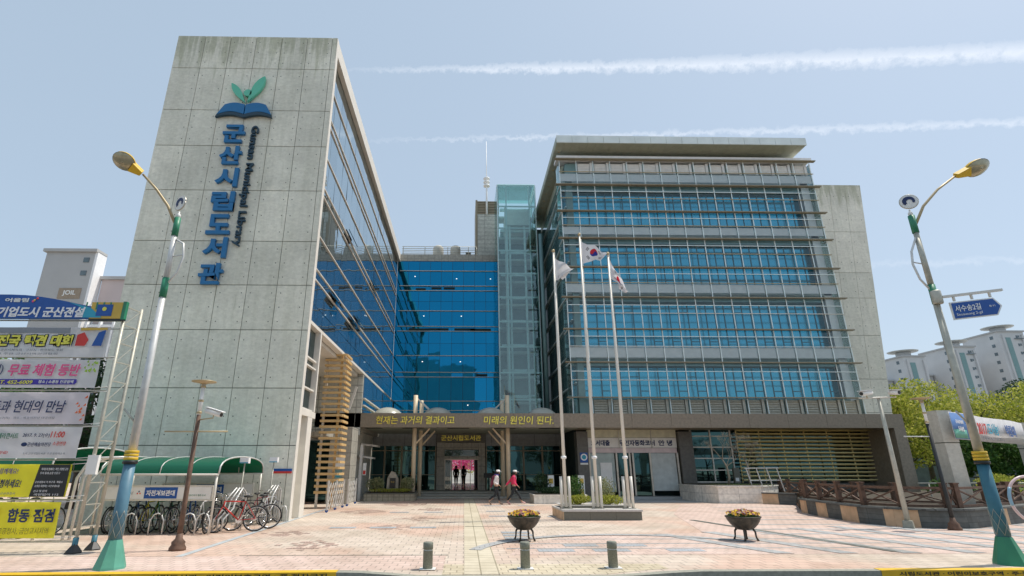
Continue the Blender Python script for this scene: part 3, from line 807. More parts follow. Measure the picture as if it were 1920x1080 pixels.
# stair head
MB().box(1.2, 3.3, 47.6, 52, 19.7, 25.42).build('stair_head', M_tileL, C)
lv = MB(); lv.box(1.28, 3.25, 47.75, 52, 25.43, 26.9)
for i in range(8): lv.box(1.16, 3.3, 47.58, 47.70, 25.46 + i * .18, 25.58 + i * .18)
lv.build('roof_louvre', M_brown, C)
MB().box(1.0, 1.19, 47.55, 52, 22.0, 26.95).build('stair_head_fin', M_brown, C)
at = thing('antenna', 'thin white lightning mast with three stacked rings on the stair head roof', 'antenna', (2.1, 47.4, 25.3))
MB().tube([(2.1, 47.4, 25.3), (2.1, 47.4, 27.5), (2.1, 47.4, 30), (2.1, 47.4, 33.6)], [.10, .09, .05, .025], 8).build('mast', M_white, at)
for z in (28.35, 28.75, 29.15):
    MB().lathe([(.10, z), (.32, z + .05), (.32, z + .16), (.10, z + .22)], (2.1, 47.4, 0), 14).build('insulator_ring', M_white, at)

# lobby front under the canopy
L = thing('entrance_lobby', 'grey tiled entrance portal with glass doors, under gold lettering at the back of the canopy', 'building', (0, 38.5, 0))
PY = 38.5
MB().box(-1.86, -1.34, PY, PY + .7, .34, 3.42).build('door_jamb', M_tile, L)
MB().box(1.03, 1.46, PY, PY + .7, .34, 3.42).build('door_jamb', M_tile, L)
MB().box(-1.33, 1.02, PY + .02, PY + .7, 2.95, 3.41).build('door_lintel', M_tile, L)
MB().box(-1.9, 1.5, PY - .06, PY + .7, 3.43, 4.25).build('sign_panel', M_granite, L)
text_mb('군산시립도서관', (-.2, PY - .07, 3.72), 2.75, .36, ext=.03, bold=.02).build('gold_lettering', M_yelL, L)
for (a, b) in ((-6.6, -1.92), (1.52, 6.7)):
    MB().box(a, b, PY + .1, PY + .5, 3.2, 4.25).build('fascia_panel', tiles('grey_fascia_panel', (.30, .31, .31), 1.5, 2.0, .02, .5), L)
    nb = 4
    for i in range(nb):
        x0 = a + (b - a) * i / nb; x1 = a + (b - a) * (i + 1) / nb
        f = MB(); f.box(x0, x0 + .06, PY + .14, PY + .24, .3, 3.19); f.box(x1 - .06, x1, PY + .14, PY + .24, .3, 3.19)
        f.box(x0 + .06, x1 - .06, PY + .14, PY + .24, 2.85, 2.91); f.box(x0 + .06, x1 - .06, PY + .14, PY + .24, 1.3, 1.34)
        w_ = f.build('window', M_brown, L)
        MB().box(x0 + .05, x1 - .05, PY + .18, PY + .19, .32, 3.18).build('pane', M_gl_dark, w_)
# hall behind the doors, open to a sunny court with azaleas
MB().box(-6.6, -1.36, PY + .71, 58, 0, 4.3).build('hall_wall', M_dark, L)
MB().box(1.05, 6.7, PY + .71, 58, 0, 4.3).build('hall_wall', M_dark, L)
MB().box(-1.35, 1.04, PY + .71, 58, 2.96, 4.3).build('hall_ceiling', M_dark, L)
MB().box(-6.6, 6.7, PY + .72, CY, 4.31, 4.6).build('lobby_roof', M_granite, L)
MB().box(-1.35, 1.04, PY + .3, 58, .30, .345).build('hall_floor', mat('hall_floor', (.10, .12, .11), .25, var=.1), L)
dd = MB()
dd.box(-1.33, 1.02, PY + .3, PY + .42, 2.28, 2.44)
for x in (-1.33, -.86, -.84 + .0, .42, .96): dd.box(x, x + .05, PY + .31, PY + .41, .35, 2.27)
for x in (-.2,): dd.box(x, x + .04, PY + .32, PY + .40, .35, 2.27)
dr_ = dd.build('door', M_steel, L)
MB().box(-1.32, -.87, PY + .35, PY + .36, .36, 2.26).build('pane', M_shopgl, dr_)
MB().box(-1.32, 1.0, PY + .35, PY + .36, 2.45, 2.94).build('pane', M_shopgl, dr_)
MB().box(-1.45, 1.15, PY - .3, PY - .01, 2.36, 2.52).build('door_awning', M_tile, L)
stp = MB()
stp.box(-6.6, 6.7, 36.6, PY + .72, 0, .33); stp.box(-6.6, 6.7, 35.6, 36.59, 0, .22); stp.box(-6.6, 6.7, 34.6, 35.59, 0, .11)
stp.build('step', mat('step_granite', (.42, .41, .36), .7, var=.12, scale=4), L)

# ================================================================== LIFT SHAFT
E_ = thing('glass_lift_shaft', 'clear pale-green glass lift tower beside the blue wing, taller than its roof', 'elevator', (4.5, 43.5, 0))
EX0, EX1, EY0, EY1, EZ = 2.80, 6.10, 42.0, 45.5, 25.5
fr = MB()
for x in (EX0, EX0 + .75, EX1 - .55, EX1):
    fr.box(x - .05, x + .05, EY0, EY0 + .10, 4.6, EZ)
for x in (EX0, EX1): fr.box(x - .05, x + .05, EY1 - .1, EY1, 4.6, EZ)
z = 4.7; lev = []
while z < EZ: lev.append(z); z += 2.08
for z in lev:
    fr.box(EX0, EX1, EY0 + .01, EY0 + .09, z - .06, z + .06)
    fr.box(EX0 - .04, EX0 + .04, EY0 + .11, EY1 - .1, z - .05, z + .05)
    fr.box(EX1 - .04, EX1 + .04, EY0 + .11, EY1 - .1, z - .05, z + .05)
fr.build('frame', M_teal, E_)
MB().box(EX0, EX1, EY0 - .02, EY0 - .01, 4.6, EZ).build('front_glass', M_lift, E_)
MB().box(EX0 - .07, EX0 - .06, EY0, EY1, 4.6, EZ).build('side_glass', M_lift, E_)
MB().box(EX1 + .06, EX1 + .07, EY0, EY1, 4.6, EZ).build('side_glass', M_lift, E_)
MB().box(EX0, EX1, EY0, EY1, EZ + .01, EZ + .08).build('roof', M_lift, E_)
MB().box(EX0 + .1, EX1 + .9, EY1 - .2, EY1 - .12, 4.6, 21.9).build('back_wall', mat('shaft_back_wall', (.10, .17, .17), .5), E_)
MB().box(EX0 + .75, EX1 - .4, EY0 + .8, EY1 - .25, 22.0, 23.5).build('machine_housing', M_offw, E_)
MB().box(EX0 + .62, EX0 + .84, EY0 + .35, EY0 + .55, 4.6, 23.5).build('white_column', M_white, E_)
for z in lev[:-1]: MB().box(EX0 + .1, EX1 - .1, EY0 + 2.2, EY1 - .21, z - .1, z + .1).build('landing', M_offw, E_)
rr_ = MB()
for x in (EX0 + .85, EX0 + 1.1, EX1 - .9): rr_.box(x - .08, x + .08, EY0 + 1.0, EY0 + 1.15, 4.6, 22)
for z in lev: rr_.box(EX0 + .3, EX1 - .3, EY0 + 1.5, EY0 + 1.7, z + .3, z + .55)
rr_.build('guide_rail', M_teal, E_)
for x in (EX1 + .25,): MB().tube([(x, 41.4, 4.6), (x, 41.4, 20.5)], .16, 12).build('drain_pipe', M_tealD, E_)

# ================================================================== OFFICE BLOCK
K = thing('office_building', 'right-hand office block behind a gridded clear glass screen with overhanging flat roof', 'building', (16, 38, 0))
SX0, SX1, SY = 6.70, 24.85, 33.5
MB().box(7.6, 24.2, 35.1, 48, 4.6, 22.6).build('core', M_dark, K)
# left flank
ylist = [34.2 + i * 1.25 for i in range(11)]
zl = [4.8 + i * 2.06 for i in range(9)] + [22.6]
cells = [(ylist[i], ylist[i + 1], zl[k], zl[k + 1]) for i in range(10) for k in range(len(zl) - 1)]
pane_wall(7.15, cells, .012, rg).build('flank_glass', facade_glass('flank_glass', (.17, .31, .31), var=.2, metal=.35), K)
# flip to face left is not needed: glass is seen from both sides
MB().box(7.17, 7.58, 33.75, 47, 4.6, 22.6).build('flank_wall', M_tealD, K)
for z in zl[:-1]: MB().box(7.02, 7.13, 33.9, 46.7, z - .03, z + .03).build('flank_rail', M_teal, K)
# inner facade: floors at 4.2 m, blue windows between white spandrels
FLO = [(5.9, 7.95), (9.15, 12.3), (13.45, 16.5), (17.6, 20.6)]
SPAN = [(4.75, 5.85), (7.98, 9.1), (12.33, 13.4), (16.53, 17.55), (20.63, 21.7)]
IY = 34.5
for (z0, z1) in SPAN[1:]:
    sp_ = MB()
    for i in range(15): sp_.box(SX0 + i * 1.21 + .03, SX0 + (i + 1) * 1.21 - .04, SY + .03, SY + .06, z0 + .42, z1 - .04)
    sp_.build('spandrel', M_white, K)
    MB().box(6.8, 24.75, IY - .5, IY + .3, z0 + .45, z1).build('floor_edge', M_teal, K)
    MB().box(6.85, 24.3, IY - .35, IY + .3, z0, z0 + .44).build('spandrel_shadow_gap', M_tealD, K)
for (z0, z1) in FLO:
    for i in range(14):
        x0 = 6.95 + i * 1.235; x1 = x0 + 1.235
        f = MB()
        f.box(x0 + .64, x0 + .70, IY + .02, IY + .12, z0, z1); f.box(x0, x0 + .03, IY + .02, IY + .12, z0, z1)
        f.box(x0 + .70, x1, IY + .03, IY + .11, z0 + .5, z0 + .56)
        if i % 3 == 0: f.box(x0 + .03, x0 + .64, IY + .03, IY + .11, z1 - .62, z1 - .58)
        w_ = f.build('window', M_wframe, K)
        j = rg.uniform(-.008, .008), rg.uniform(-.008, .008)
        MB().add([(x0 + .02, IY + .05 + j[0], z0), (x1, IY + .05 - j[0], z0), (x1, IY + .05 + j[1], z1), (x0 + .02, IY + .05 - j[1], z1)], [(0, 1, 2, 3)]).build('pane', M_gl_win, w_)
MB().box(24.25, 24.8, 34.0, 36, 4.6, 22.6).build('end_wall', M_white, K)
# grey louvred band behind the lowest and highest rows
for (z0, z1, m_) in ((4.85, 5.80, M_galv), (21.75, 22.62, M_offw)):
    for i in range(14):
        x0 = 7.95 + i * 1.2
        b_ = MB(); b_.box(x0 + .10, x0 + .95, 33.66, 33.72, z0 + .08, z1 - .05)
        for q in range(5): b_.obox((x0 + .525, 33.64, z0 + .2 + q * (z1 - z0 - .3) / 4.4), (.40, 0, 0), (0, .02, -.03), (0, .008, .012))
        b_.box(x0 + .97, x0 + 1.14, 33.58, 33.74, z0, z1)
        b_.build('louvre_panel', m_, K)
MB().box(7.4, 24.3, 33.76, 33.9, 4.7, 5.85).build('louvre_backing', M_tealD, K)
MB().box(7.4, 24.3, 33.76, 33.9, 21.72, 22.63).build('louvre_backing', M_tealD, K)
# outer screen
cells = [(SX0 + i * 1.21, SX0 + (i + 1) * 1.21, a, b) for i in range(15) for a, b in ((5.85, 6.95), (6.95, 8.05), (8.05, 10.2), (10.2, 12.35), (12.35, 14.45), (14.45, 16.55), (16.55, 18.6), (18.6, 20.65), (20.65, 21.72))]
pane_wall(SY, cells, .008, rg, 'Y').build('glass_screen', M_screen, K)
for i in range(16):
    x = SX0 + i * 1.21
    MB().box(x - .028, x + .028, SY - .06, SY - .012, 4.78, 22.65).build('mullion', M_teal, K)
for z in (22.71, 20.65, 18.6, 16.55, 14.45, 12.35, 10.2, 8.05, 5.86):
    MB().box(SX0 - .38, SX1 + .32, SY - .34, SY - .08, z - .032, z + .032).build('sunshade_fin', M_brown, K)
for z in (21.75, 19.65, 17.57, 15.5, 13.4, 11.3, 9.1, 6.95):
    MB().box(SX0 - .05, SX1 + .1, SY - .13, SY - .075, z - .022, z + .022).build('rail', M_brass if z > 12 else M_mull, K)
for z in (20.2, 18.15, 16.1, 14.05, 11.85, 9.75, 7.5):
    MB().box(SX0, SX1, SY - .11, SY - .073, z - .022, z + .022).build('glazing_bar', M_teal, K)
# returns of the screen at either end, with raking struts
for (x, s) in ((SX0 - .03, 1), (SX1 + .03, -1)):
    MB().box(x - .006, x + .006, SY, SY + 1.2, 4.8, 22.6).build('side_glass', M_screen, K)
    for z in (20.65, 18.6, 16.55, 14.45, 12.35, 10.2, 8.05, 5.86):
        MB().bar((x, SY + .02, z), (x, SY + 1.3, z + .0), .09, .06).build('strut', M_teal, K)
# roof
MB().box(SX0 - .2, SX1 + .1, SY - .25, SY + .9, 22.80, 22.98).build('parapet_capping', M_white, K)
MB().box(7.2, 24.2, SY + .95, 47, 22.64, 23.4).build('roof_plinth', M_soffit, K)
rs_ = MB(); rs_.prism([(6.0, 32.42, 23.47), (24.25, 32.42, 23.47), (24.25, 32.42, 24.05), (6.0, 32.42, 24.05)], (0, -.03, 0))
fas = MB()
for i in range(16):
    x0 = 6.38 + i * 1.115; fas.box(x0 + .012, x0 + 1.115 - .012, 32.36, 32.42, 23.47, 24.05)
fas.build('roof_fascia', mat('zinc_fascia', (.74, .80, .78), .45, .1, .08, scale=1.2), K)
sf = MB()
for i in range(32):
    x0 = 6.42 + i * .555; sf.box(x0 + .006, x0 + .549, 32.43, 46.5, 23.47, 23.52)
sf.box(6.4, 24.2, 32.5, 46.5, 23.53, 24.04)
sf.build('roof_slab', M_soffit, K)
dl = MB()
for i in range(10): dl.lathe([(0, 0), (.09, 0), (.09, .02), (0, .02)], (6.75, 33.6 + i * 1.25, 23.445), 10)
dl.build('soffit_light', M_brass, K)
# ground floor
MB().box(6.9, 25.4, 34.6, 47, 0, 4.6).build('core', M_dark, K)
for (x0, x1) in ((6.85, 7.52), (13.1, 13.92)):
    MB().box(x0, x1, 33.7, 34.5, 0, 3.86).build('granite_pier', M_granite, K)
MB().box(13.92, 16.5, 33.9, 34.6, 0, .92).build('granite_dado', M_granite, K)
MB().box(16.5, 25.4, 33.9, 34.6, 0, .9).build('granite_dado', M_granite, K)
wf = MB()
for x in (13.95, 15.15, 16.4): wf.box(x - .035, x + .035, 33.95, 34.06, .92, 4.06)
for z in (.95, 1.62, 2.3, 2.95, 3.6, 4.03): wf.box(13.95, 16.4, 33.96, 34.05, z - .03, z + .03)
w_ = wf.build('window', M_mull, K)
for (a, b) in ((13.98, 15.12), (15.18, 16.37)):
    for k_, (c0, c1) in enumerate(((.98, 1.6), (1.64, 2.27), (2.33, 2.92), (2.98, 3.57), (3.63, 4.0))):
        MB().add([(a, 34.01, c0), (b, 34.015, c0), (b, 34.01, c1), (a, 34.005, c1)], [(0, 1, 2, 3)]).build('pane', M_gl_dark, w_)
# gold louvre screen
for i in range(14):
    z = 1.05 + i * .222
    MB().obox((20.95, 33.72, z), (4.25, 0, 0), (0, .09, -.03), (0, .012, .03)).build('louvre_slat', M_slat, K)
for i in range(7):
    x = 16.72 + i * 1.41
    MB().box(x - .025, x + .025, 33.80, 33.86, .92, 4.06).build('louvre_post', M_slat, K)
MB().add([(16.6, 34.3, .95), (25.2, 34.3, .95), (25.2, 34.3, 4.06), (16.6, 34.3, 4.06)], [(0, 1, 2, 3)]).build('dark_glazing', M_gl_dark, K)
# bank of doors with the white sign band
bd = MB(); bd.box(7.55, 13.05, 34.02, 34.1, 2.92, 3.50); bd.build('sign_board', M_offw, K)
MB().box(7.55, 13.05, 34.0, 34.12, 3.52, 4.05).build('transom', mat('ivory_transom', (.62, .60, .44), .4), K)
MB().box(7.55, 13.0, 33.96, 34.12, 2.62, 2.90).build('pink_strip', mat('pinkish_strip', (.66, .56, .56), .5), K)
for (s, cx, w) in (('도서대출', 8.35, 1.15), ('무인자동화코너', 10.6, 2.2), ('안 녕', 12.35, .85)):
    text_mb(s, (cx, 34.01, 3.2), w, .34, ext=.012, bold=.03).build('sign_lettering', M_navy, K)
for x in (7.6, 9.25, 10.05, 10.25, 11.3, 12.98):
    MB().box(x - .05, x + .05, 33.9, 34.05, .15, 2.62 if x not in (9.9,) else 2.6).build('door_post', M_steel, K)
for x in (9.5, 11.5): MB().box(x - .02, x + .02, 33.95, 34.01, 2.92, 4.05).build('mullion', M_steel, K)
MB().box(7.68, 9.15, 34.03, 34.08, .4, 2.6).build('frosted_panel', mat('frosted_panel', (.42, .50, .48), .25), K)
MB().box(11.4, 12.9, 34.03, 34.08, .45, 2.6).build('frosted_panel', mat('frosted_panel2', (.50, .55, .54), .25), K)
MB().box(8.25, 8.95, 33.98, 34.01, .6, 2.05).build('notice_sheet', M_offw, K)
MB().box(9.32, 10.0, 34.03, 34.06, .2, 2.6).build('door', M_gl_dark, K)
MB().box(10.32, 11.24, 34.03, 34.06, .2, 2.6).build('door', M_gl_dark, K)
MB().box(7.0, 13.1, 33.3, 34.59, 0, .15).build('step', M_shade, K)
bg_ = thing('badge_sign', 'white square badge with round blue emblem on the granite pier', 'sign', (7.2, 33.68, 2.25))
MB().box(6.98, 7.44, 33.65, 33.695, 2.05, 2.62).build('plate', M_royal, bg_)
MB().lathe([(0, -.02), (.2, -.02), (.2, 0), (0, 0)], (7.21, 33.65, 2.36), 20, 'Y', False).build('disc', M_white, bg_)
MB().lathe([(.08, -.026), (.13, -.026), (.13, -.021), (.08, -.021)], (7.21, 33.65, 2.36), 20, 'Y', False).build('ring', M_sky_p, bg_)
MB().box(6.98, 7.44, 33.65, 33.695, 1.93, 2.03).build('name_strip', M_offw, bg_)

# slanted concrete end slab
Q = thing('concrete_slab_wall', 'lone tall concrete slab leaning outward past the right end of the office block', 'wall', (27, 36, 0))
WY = 35.5
def qx(z): return 27.6 + (29.92 - 27.6) * z / 22.1
qz = [0, 2.6, 5.2, 7.4, 10.4, 13.1, 15.0, 18.2, 22.1]
cf = MB()
for k in range(len(qz) - 1):
    z0, z1 = qz[k] + .014, qz[k + 1] - .014
    for (f0, f1) in ((-3.6, -2.4), (-2.4, -1.2), (-1.2, 0)):
        cf.prism([(qx(z0) + f0 * 1.0 + .01, WY, z0), (qx(z0) + f1 - .01, WY, z0), (qx(z1) + f1 - .01, WY, z1), (qx(z1) + f0 + .01, WY, z1)], (0, .1, 0))
cf.build('concrete_facing', M_concR, Q)
MB().prism([(qx(0) - 3.6, WY + .05, 0), (qx(0) - .02, WY + .05, 0), (qx(22) - .02, WY + .05, 22.08), (qx(22) - 3.6, WY + .05, 22.08)], (0, 8, 0)).build('backing', M_joint, Q)
hq = MB()
for k in range(len(qz) - 1):
    for f in (-3.35, -2.65, -2.15, -1.4, -1.0, -.25):
        for zf in (.25, .75):
            z = qz[k] + (qz[k + 1] - qz[k]) * zf
            hq.lathe([(0, -.002), (.028, -.002), (.028, .01), (0, .01)], (qx(z) + f, WY - .001, z), 8, 'Y', False)
hq.build('tie_hole', M_hole, Q)['kind'] = 'stuff'

M_beige = mat('beige_column_paint', (.78, .64, .45), .55, var=.06)
# ================================================================== CANOPY
N_ = thing('entrance_canopy', 'long brown granite canopy beam with yellow brush lettering across both blocks', 'canopy', (8, 33, 0))
BY = 31.5
bmb = MB()
xs = [-8.5 + i * 2.27 for i in range(16)]; xs[-1] = 25.5
for i in range(15): bmb.box(xs[i] + .006, xs[i + 1] - .006, BY, BY + .08, 3.93, 4.72)
bmb.build('beam_facing', M_beam, N_)
MB().box(-8.49, 25.49, BY + .081, BY + .6, 3.95, 4.71).build('beam', M_brown, N_)
MB().box(-8.48, 6.84, BY + .61, 38.4, 4.0, 4.3).build('canopy_slab', M_soffit, N_)
MB().box(6.86, 25.4, BY + .61, 34.5, 3.97, 4.68).build('canopy_slab', M_brown, N_)
MB().prism([(25.5, BY, 3.925), (24.85, BY, 3.925), (24.75, BY, 0), (25.5, BY, 0)], (0, 3.6, 0)).build('end_leg', M_beam, N_)
sq = MB()
for x in (-7.1, -4.6, -1.9, .9, 3.6): sq.box(x + .9, x + 2.2, BY + .9, BY + 2.0, 3.99, 4.0 + .006)
sq.build('soffit_recess', M_black, N_)
text_mb('현재는 과거의 결과이고', (-2.78, BY - .012, 4.33), 4.45, .46, ext=.03, bold=.012, shear=.12).build('lettering', M_yelL, N_)
text_mb('미래의 원인이 된다.', (3.12, BY - .012, 4.33), 4.0, .46, ext=.03, bold=.012, shear=.12).build('lettering', M_yelL, N_)
for x in (-4.6, -1.6, 1.6, 4.7):
    MB().lathe([(1.0 * math.cos(R(a_)), 4.42 + .80 * math.sin(R(a_))) for a_ in range(0, 90, 8)] + [(.001, 5.22)], (x, 33.2, 0), 28).build('skylight_dome', mat('dome_acrylic', (.42, .42, .36), .3, var=.04), N_)
for (x, y, zt) in ((-2.95, 33.2, 5.95), (-2.75, 35.4, 5.9), (2.62, 33.2, 5.95), (2.45, 35.4, 5.9)):
    MB().tube([(x, y, 0), (x, y, zt)], .13, 12).build('column', M_beige, N_)
    s = -1 if x > 0 else 1
    MB().bar((x, y, 3.0), (x + s * .9, y, 3.98), .09).build('brace', M_beige, N_)
    MB().bar((x, y, zt - .1), (x + s * 1.6, y + .6, 4.35), .07).build('stay', M_edge, N_)
MB().bar((-6.3, 30.0, 4.75), (-5.95, 30.0, 6.0), .12).build('stay', M_edge, N_)

# ================================================================== THINGS ON THE PLAZA
# --- stone bollards
def bollard(x, y, lab):
    t = thing('bollard', lab, 'bollard', (x, y, 0), 'short stone bollards by the kerb')
    MB().lathe([(.085, 0), (.085, .30), (.088, .302)], (x, y, 0), 20).build('shaft', M_boll, t)
    MB().lathe([(.076, .3021), (.076, .322)], (x, y, 0), 20).build('reflective_ring', M_offw, t)
    MB().lathe([(.088, .3221), (.088, .425), (.078, .437), (0.001, .438)], (x, y, 0), 20).build('cap', M_boll, t)
    MB().box(x - .14, x + .14, y - .12, y + .12, .0135, .017).build('foot_plate', M_offw, t)
    return t
bollard(-.62, 10.45, 'short grey stone bollard, leftmost of the three by the kerb')
bollard(1.09, 10.45, 'short grey stone bollard in front of the left flower bowl')
bollard(2.65, 10.5, 'short grey stone bollard standing rightmost of the three')

# --- flower bowls
def flower_bowl(x, y, lab, seed):
    t = thing('flower_bowl', lab, 'planter', (x, y, 0), 'iron flower bowls on the plaza')
    pr = [(.10, .245), (.17, .255), (.24, .30), (.31, .37), (.36, .44), (.39, .50), (.40, .53), (.415, .53), (.415, .56), (.385, .56), (.36, .50), (.001, .49)]
    MB().lathe(pr, (x, y, 0), 32).build('bowl', M_blackM, t)
    for k in range(4):
        a = math.pi / 4 + k * math.pi / 2 + .25
        dx, dy = math.cos(a), math.sin(a)
        MB().tube([(x + dx * .16, y + dy * .16, .30), (x + dx * .225, y + dy * .225, .22), (x + dx * .235, y + dy * .235, .09), (x + dx * .275, y + dy * .275, .0)], [.030, .024, .020, .028], 8).build('leg', M_blackM, t)
    MB().lathe([(.36, .515), (.2, .54), (.001, .55)], (x, y, 0), 20).build('soil', M_soil, t)
    rng = random.Random(seed)
    g = MB(); leaves(g, (x, y, .57), (.36, .36, .06), 700, .045, rng, shell=.1); g.build('foliage', F_green, t)
    f = MB()
    for i in range(190):
        a = rng.uniform(0, 6.28); r = .38 * math.sqrt(rng.random())
        c = Vector((x + r * math.cos(a), y + r * math.sin(a), .62 + .07 * (1 - (r / .36) ** 2) + rng.uniform(-.02, .02)))
        nrm = Vector((rng.gauss(0, .5), -.6 + rng.gauss(0, .4), .8)).normalized()
        u = nrm.cross(Vector((1, 0, .1))).normalized(); v = nrm.cross(u)
        pts = []
        for q in range(10):
            b = q * math.pi / 5; rr = .036 if q % 2 == 0 else .026
            pts.append(c + (u * math.cos(b) + v * math.sin(b)) * rr)
        f.add(pts, [tuple(range(10))])
    f.build('pansies', F_pansy, t)
flower_bowl(1.50, 14.4, 'black iron bowl of yellow and maroon pansies, left one, beside the flag plinth', 1)
flower_bowl(6.93, 14.3, 'black iron bowl of yellow and purple pansies standing alone on the pink paving at right', 2)

# --- flag plinth and poles
P_ = thing('flag_plinth', 'low granite plinth planted with clipped shrubs, carrying three flagpoles', 'plinth', (4.75, 20.7, 0))
pf = MB()
for i in range(3): pf.box(3.45 + i * .897, 3.45 + (i + 1) * .897 - .008, 19.85, 19.93, 0, .28)
pf.build('front_stone', M_plinth, P_)
pe = MB()
for i in range(3): pe.box(3.41, 3.449, 19.86 + i * .78, 19.86 + (i + 1) * .78 - .01, 0, .28)
pe.build('end_stone', M_stoneO, P_)
MB().box(3.45, 6.13, 19.931, 22.2, 0, .279).build('body', M_plinth, P_)
MB().box(3.40, 6.17, 19.82, 22.25, .281, .34).build('capping', M_plinthL, P_)
MB().box(3.55, 5.95, 20.75, 20.85, .341, .41).build('upstand', M_plinth, P_)
MB().box(3.53, 5.97, 20.73, 22.2, .411, .44).build('bed_edge', M_plinthL, P_)
def shrub(label, loc, rad, fol, n, seed, leaf=.06, name='shrub', group=None, cat='shrub', stems=True):
    t = thing(name, label, cat, loc, group)
    rng = random.Random(seed)
    m_ = MB()
    for i in range(5):
        o = (loc[0] + rng.uniform(-.45, .45) * rad[0], loc[1] + rng.uniform(-.45, .45) * rad[1], loc[2] + rad[2] * rng.uniform(.75, 1.15))
        leaves(m_, o, (rad[0] * .62, rad[1] * .62, rad[2] * .8), n // 5, leaf, rng, shell=.35)
    m_.build('foliage', fol, t)
    st_ = MB()
    for i in range(5):
        a = i * 1.3; st_.tube([loc, (loc[0] + math.cos(a) * rad[0] * .5, loc[1] + math.sin(a) * rad[1] * .5, loc[2] + rad[2] * 1.1)], [.02, .008], 5)
    st_.build('stem', M_bark, t)
    return t
shrub('tall loose olive-green shrub between the left and middle flagpoles', (4.2, 21.3, .44), (.48, .38, .52), F_green, 1500, 3, .07)
shrub('rounded pinkish-green shrub between the middle and right flagpoles', (5.3, 21.4, .44), (.5, .42, .50), F_pale, 1600, 4, .06)
shrub('low bright green clipped shrub left on the flag plinth', (4.2, 21.0, .42), (.62, .26, .20), F_spring, 2200, 5, .05)
shrub('low bright green clipped shrub right on the flag plinth', (5.3, 21.0, .42), (.58, .26, .20), F_spring, 2200, 6, .05)
def taegeuk(name):
    m = bpy.data.materials.new(name)
    n, l, p = nodes(m); p.inputs['Roughness'].default_value = .8
    uv = n.new('ShaderNodeUVMap'); uv.uv_map = 'UVMap'
    s = n.new('ShaderNodeSeparateXYZ'); l.new(uv.outputs[0], s.inputs[0])
    def M(op, a, b=None):
        q = n.new('ShaderNodeMath'); q.operation = op
        for i, v in enumerate((a, b)):
            if v is None: continue
            if isinstance(v, (int, float)): q.inputs[i].default_value = v
            else: l.new(v, q.inputs[i])
        return q.outputs[0]
    u = M('MULTIPLY', M('SUBTRACT', s.outputs[0], .5), 1.5); v = M('SUBTRACT', s.outputs[1], .5)
    circ = M('LESS_THAN', M('SQRT', M('ADD', M('MULTIPLY', u, u), M('MULTIPLY', v, v))), .25)
    wave = M('GREATER_THAN', v, M('MULTIPLY', M('SINE', M('MULTIPLY', u, 12.6)), .09))
    au, av = M('ABSOLUTE', u), M('ABSOLUTE', v)
    # trigram bars: rotated frame at each corner
    d1 = M('ADD', M('MULTIPLY', au, .83), M('MULTIPLY', av, .55)); d2 = M('SUBTRACT', M('MULTIPLY', av, .83), M('MULTIPLY', au, .55))
    zone = M('MULTIPLY', M('GREATER_THAN', d1, .38), M('LESS_THAN', d1, .52)); zone = M('MULTIPLY', zone, M('LESS_THAN', M('ABSOLUTE', d2), .11))
    bars = M('GREATER_THAN', M('SINE', M('MULTIPLY', M('SUBTRACT', d1, .38), 134.6)), -.1)
    tri = M('MULTIPLY', zone, bars)
    def mix(f, a, b):
        x = n.new('ShaderNodeMix'); x.data_type = 'RGBA'; l.new(f, x.inputs[0])
        for i, c in ((6, a), (7, b)):
            if isinstance(c, tuple): x.inputs[i].default_value = (*c, 1)
            else: l.new(c, x.inputs[i])
        return x.outputs[2]
    em = mix(wave, (.02, .04, .30), (.55, .03, .05))
    c = mix(circ, (.80, .80, .83), em); c = mix(tri, c, (.02, .02, .03))
    l.new(c, p.inputs['Base Color'])
    return m
M_flag = taegeuk('flag_cloth')
M_flag2 = mat('plain_flag_cloth', (.78, .78, .80), .8, var=.03)
cloth(M_flag, .4); cloth(M_flag2, .4)
def flagpole(x, top, label, fl_label, fl):
    y = 20.35
    t = thing('flagpole', label, 'flagpole', (x, y, .34), 'flagpoles on the plinth')
    MB().tube([(x, y, .40), (x, y, top * .5), (x, y, top)], [.062, .055, .036], 12).build('pole', M_mull, t)
    MB().blob((x, y, top + .07), .07, 12, 8).build('finial', M_brass, t)
    MB().lathe([(.075, 2.02), (.10, 2.04), (.10, 2.10), (.075, 2.12)], (x, y, 0), 12).build('cleat_collar', M_white, t)
    for s in (-.14, .14):
        MB().tube([(x + s, y, .34), (x + s, y, 1.42)], .055, 10).build('support_post', M_mull, t)
    MB().box(x - .22, x + .22, y - .09, y + .09, .341, .36).build('base_plate', M_steel, t)
    f = thing('flag', fl_label, 'flag', (x, y, fl['z']), 'flags on the poles')
    nu, nv = 22, 14; vs = []; fs = []; uvs = []
    for j in range(nv + 1):
        for i in range(nu + 1):
            u, v = i / nu, j / nv
            p = fl['f'](u, v); vs.append((x + .045 + p[0], y + p[1], fl['z'] + p[2])); uvs.append((u, 1 - v))
    for j in range(nv):
        for i in range(nu):
            a = j * (nu + 1) + i; fs.append((a, a + 1, a + nu + 2, a + nu + 1))
    mb = MB(); mb.add(vs, fs, True)
    o = mb.build('cloth', fl['m'], f)
    uvl = o.data.uv_layers.new(name='UVMap')
    for poly_ in o.data.polygons:
        for li, vi in zip(poly_.loop_indices, poly_.vertices): uvl.data[li].uv = uvs[vi]
    MB().tube([(x + .05, y - .04, fl['z'] + .1), (x + .05, y - .04, 2.0)], .006, 4).build('halyard', M_offw, f)
def f_mid(u, v):      # flies out to the right, top edge sagging, lower edge pulled up
    x = 1.02 * u; sag = -.34 * u ** .8 - .22 * max(0, u - .55) * 1.6
    hgt = .98 * (1 - .62 * min(1, u * 1.15)) if u < .8 else .98 * (.38 - 1.3 * (u - .8))
    return (x, .12 * math.sin(u * 9 + v * 2) * u, sag - v * hgt + .04 * math.sin(u * 14) * u)
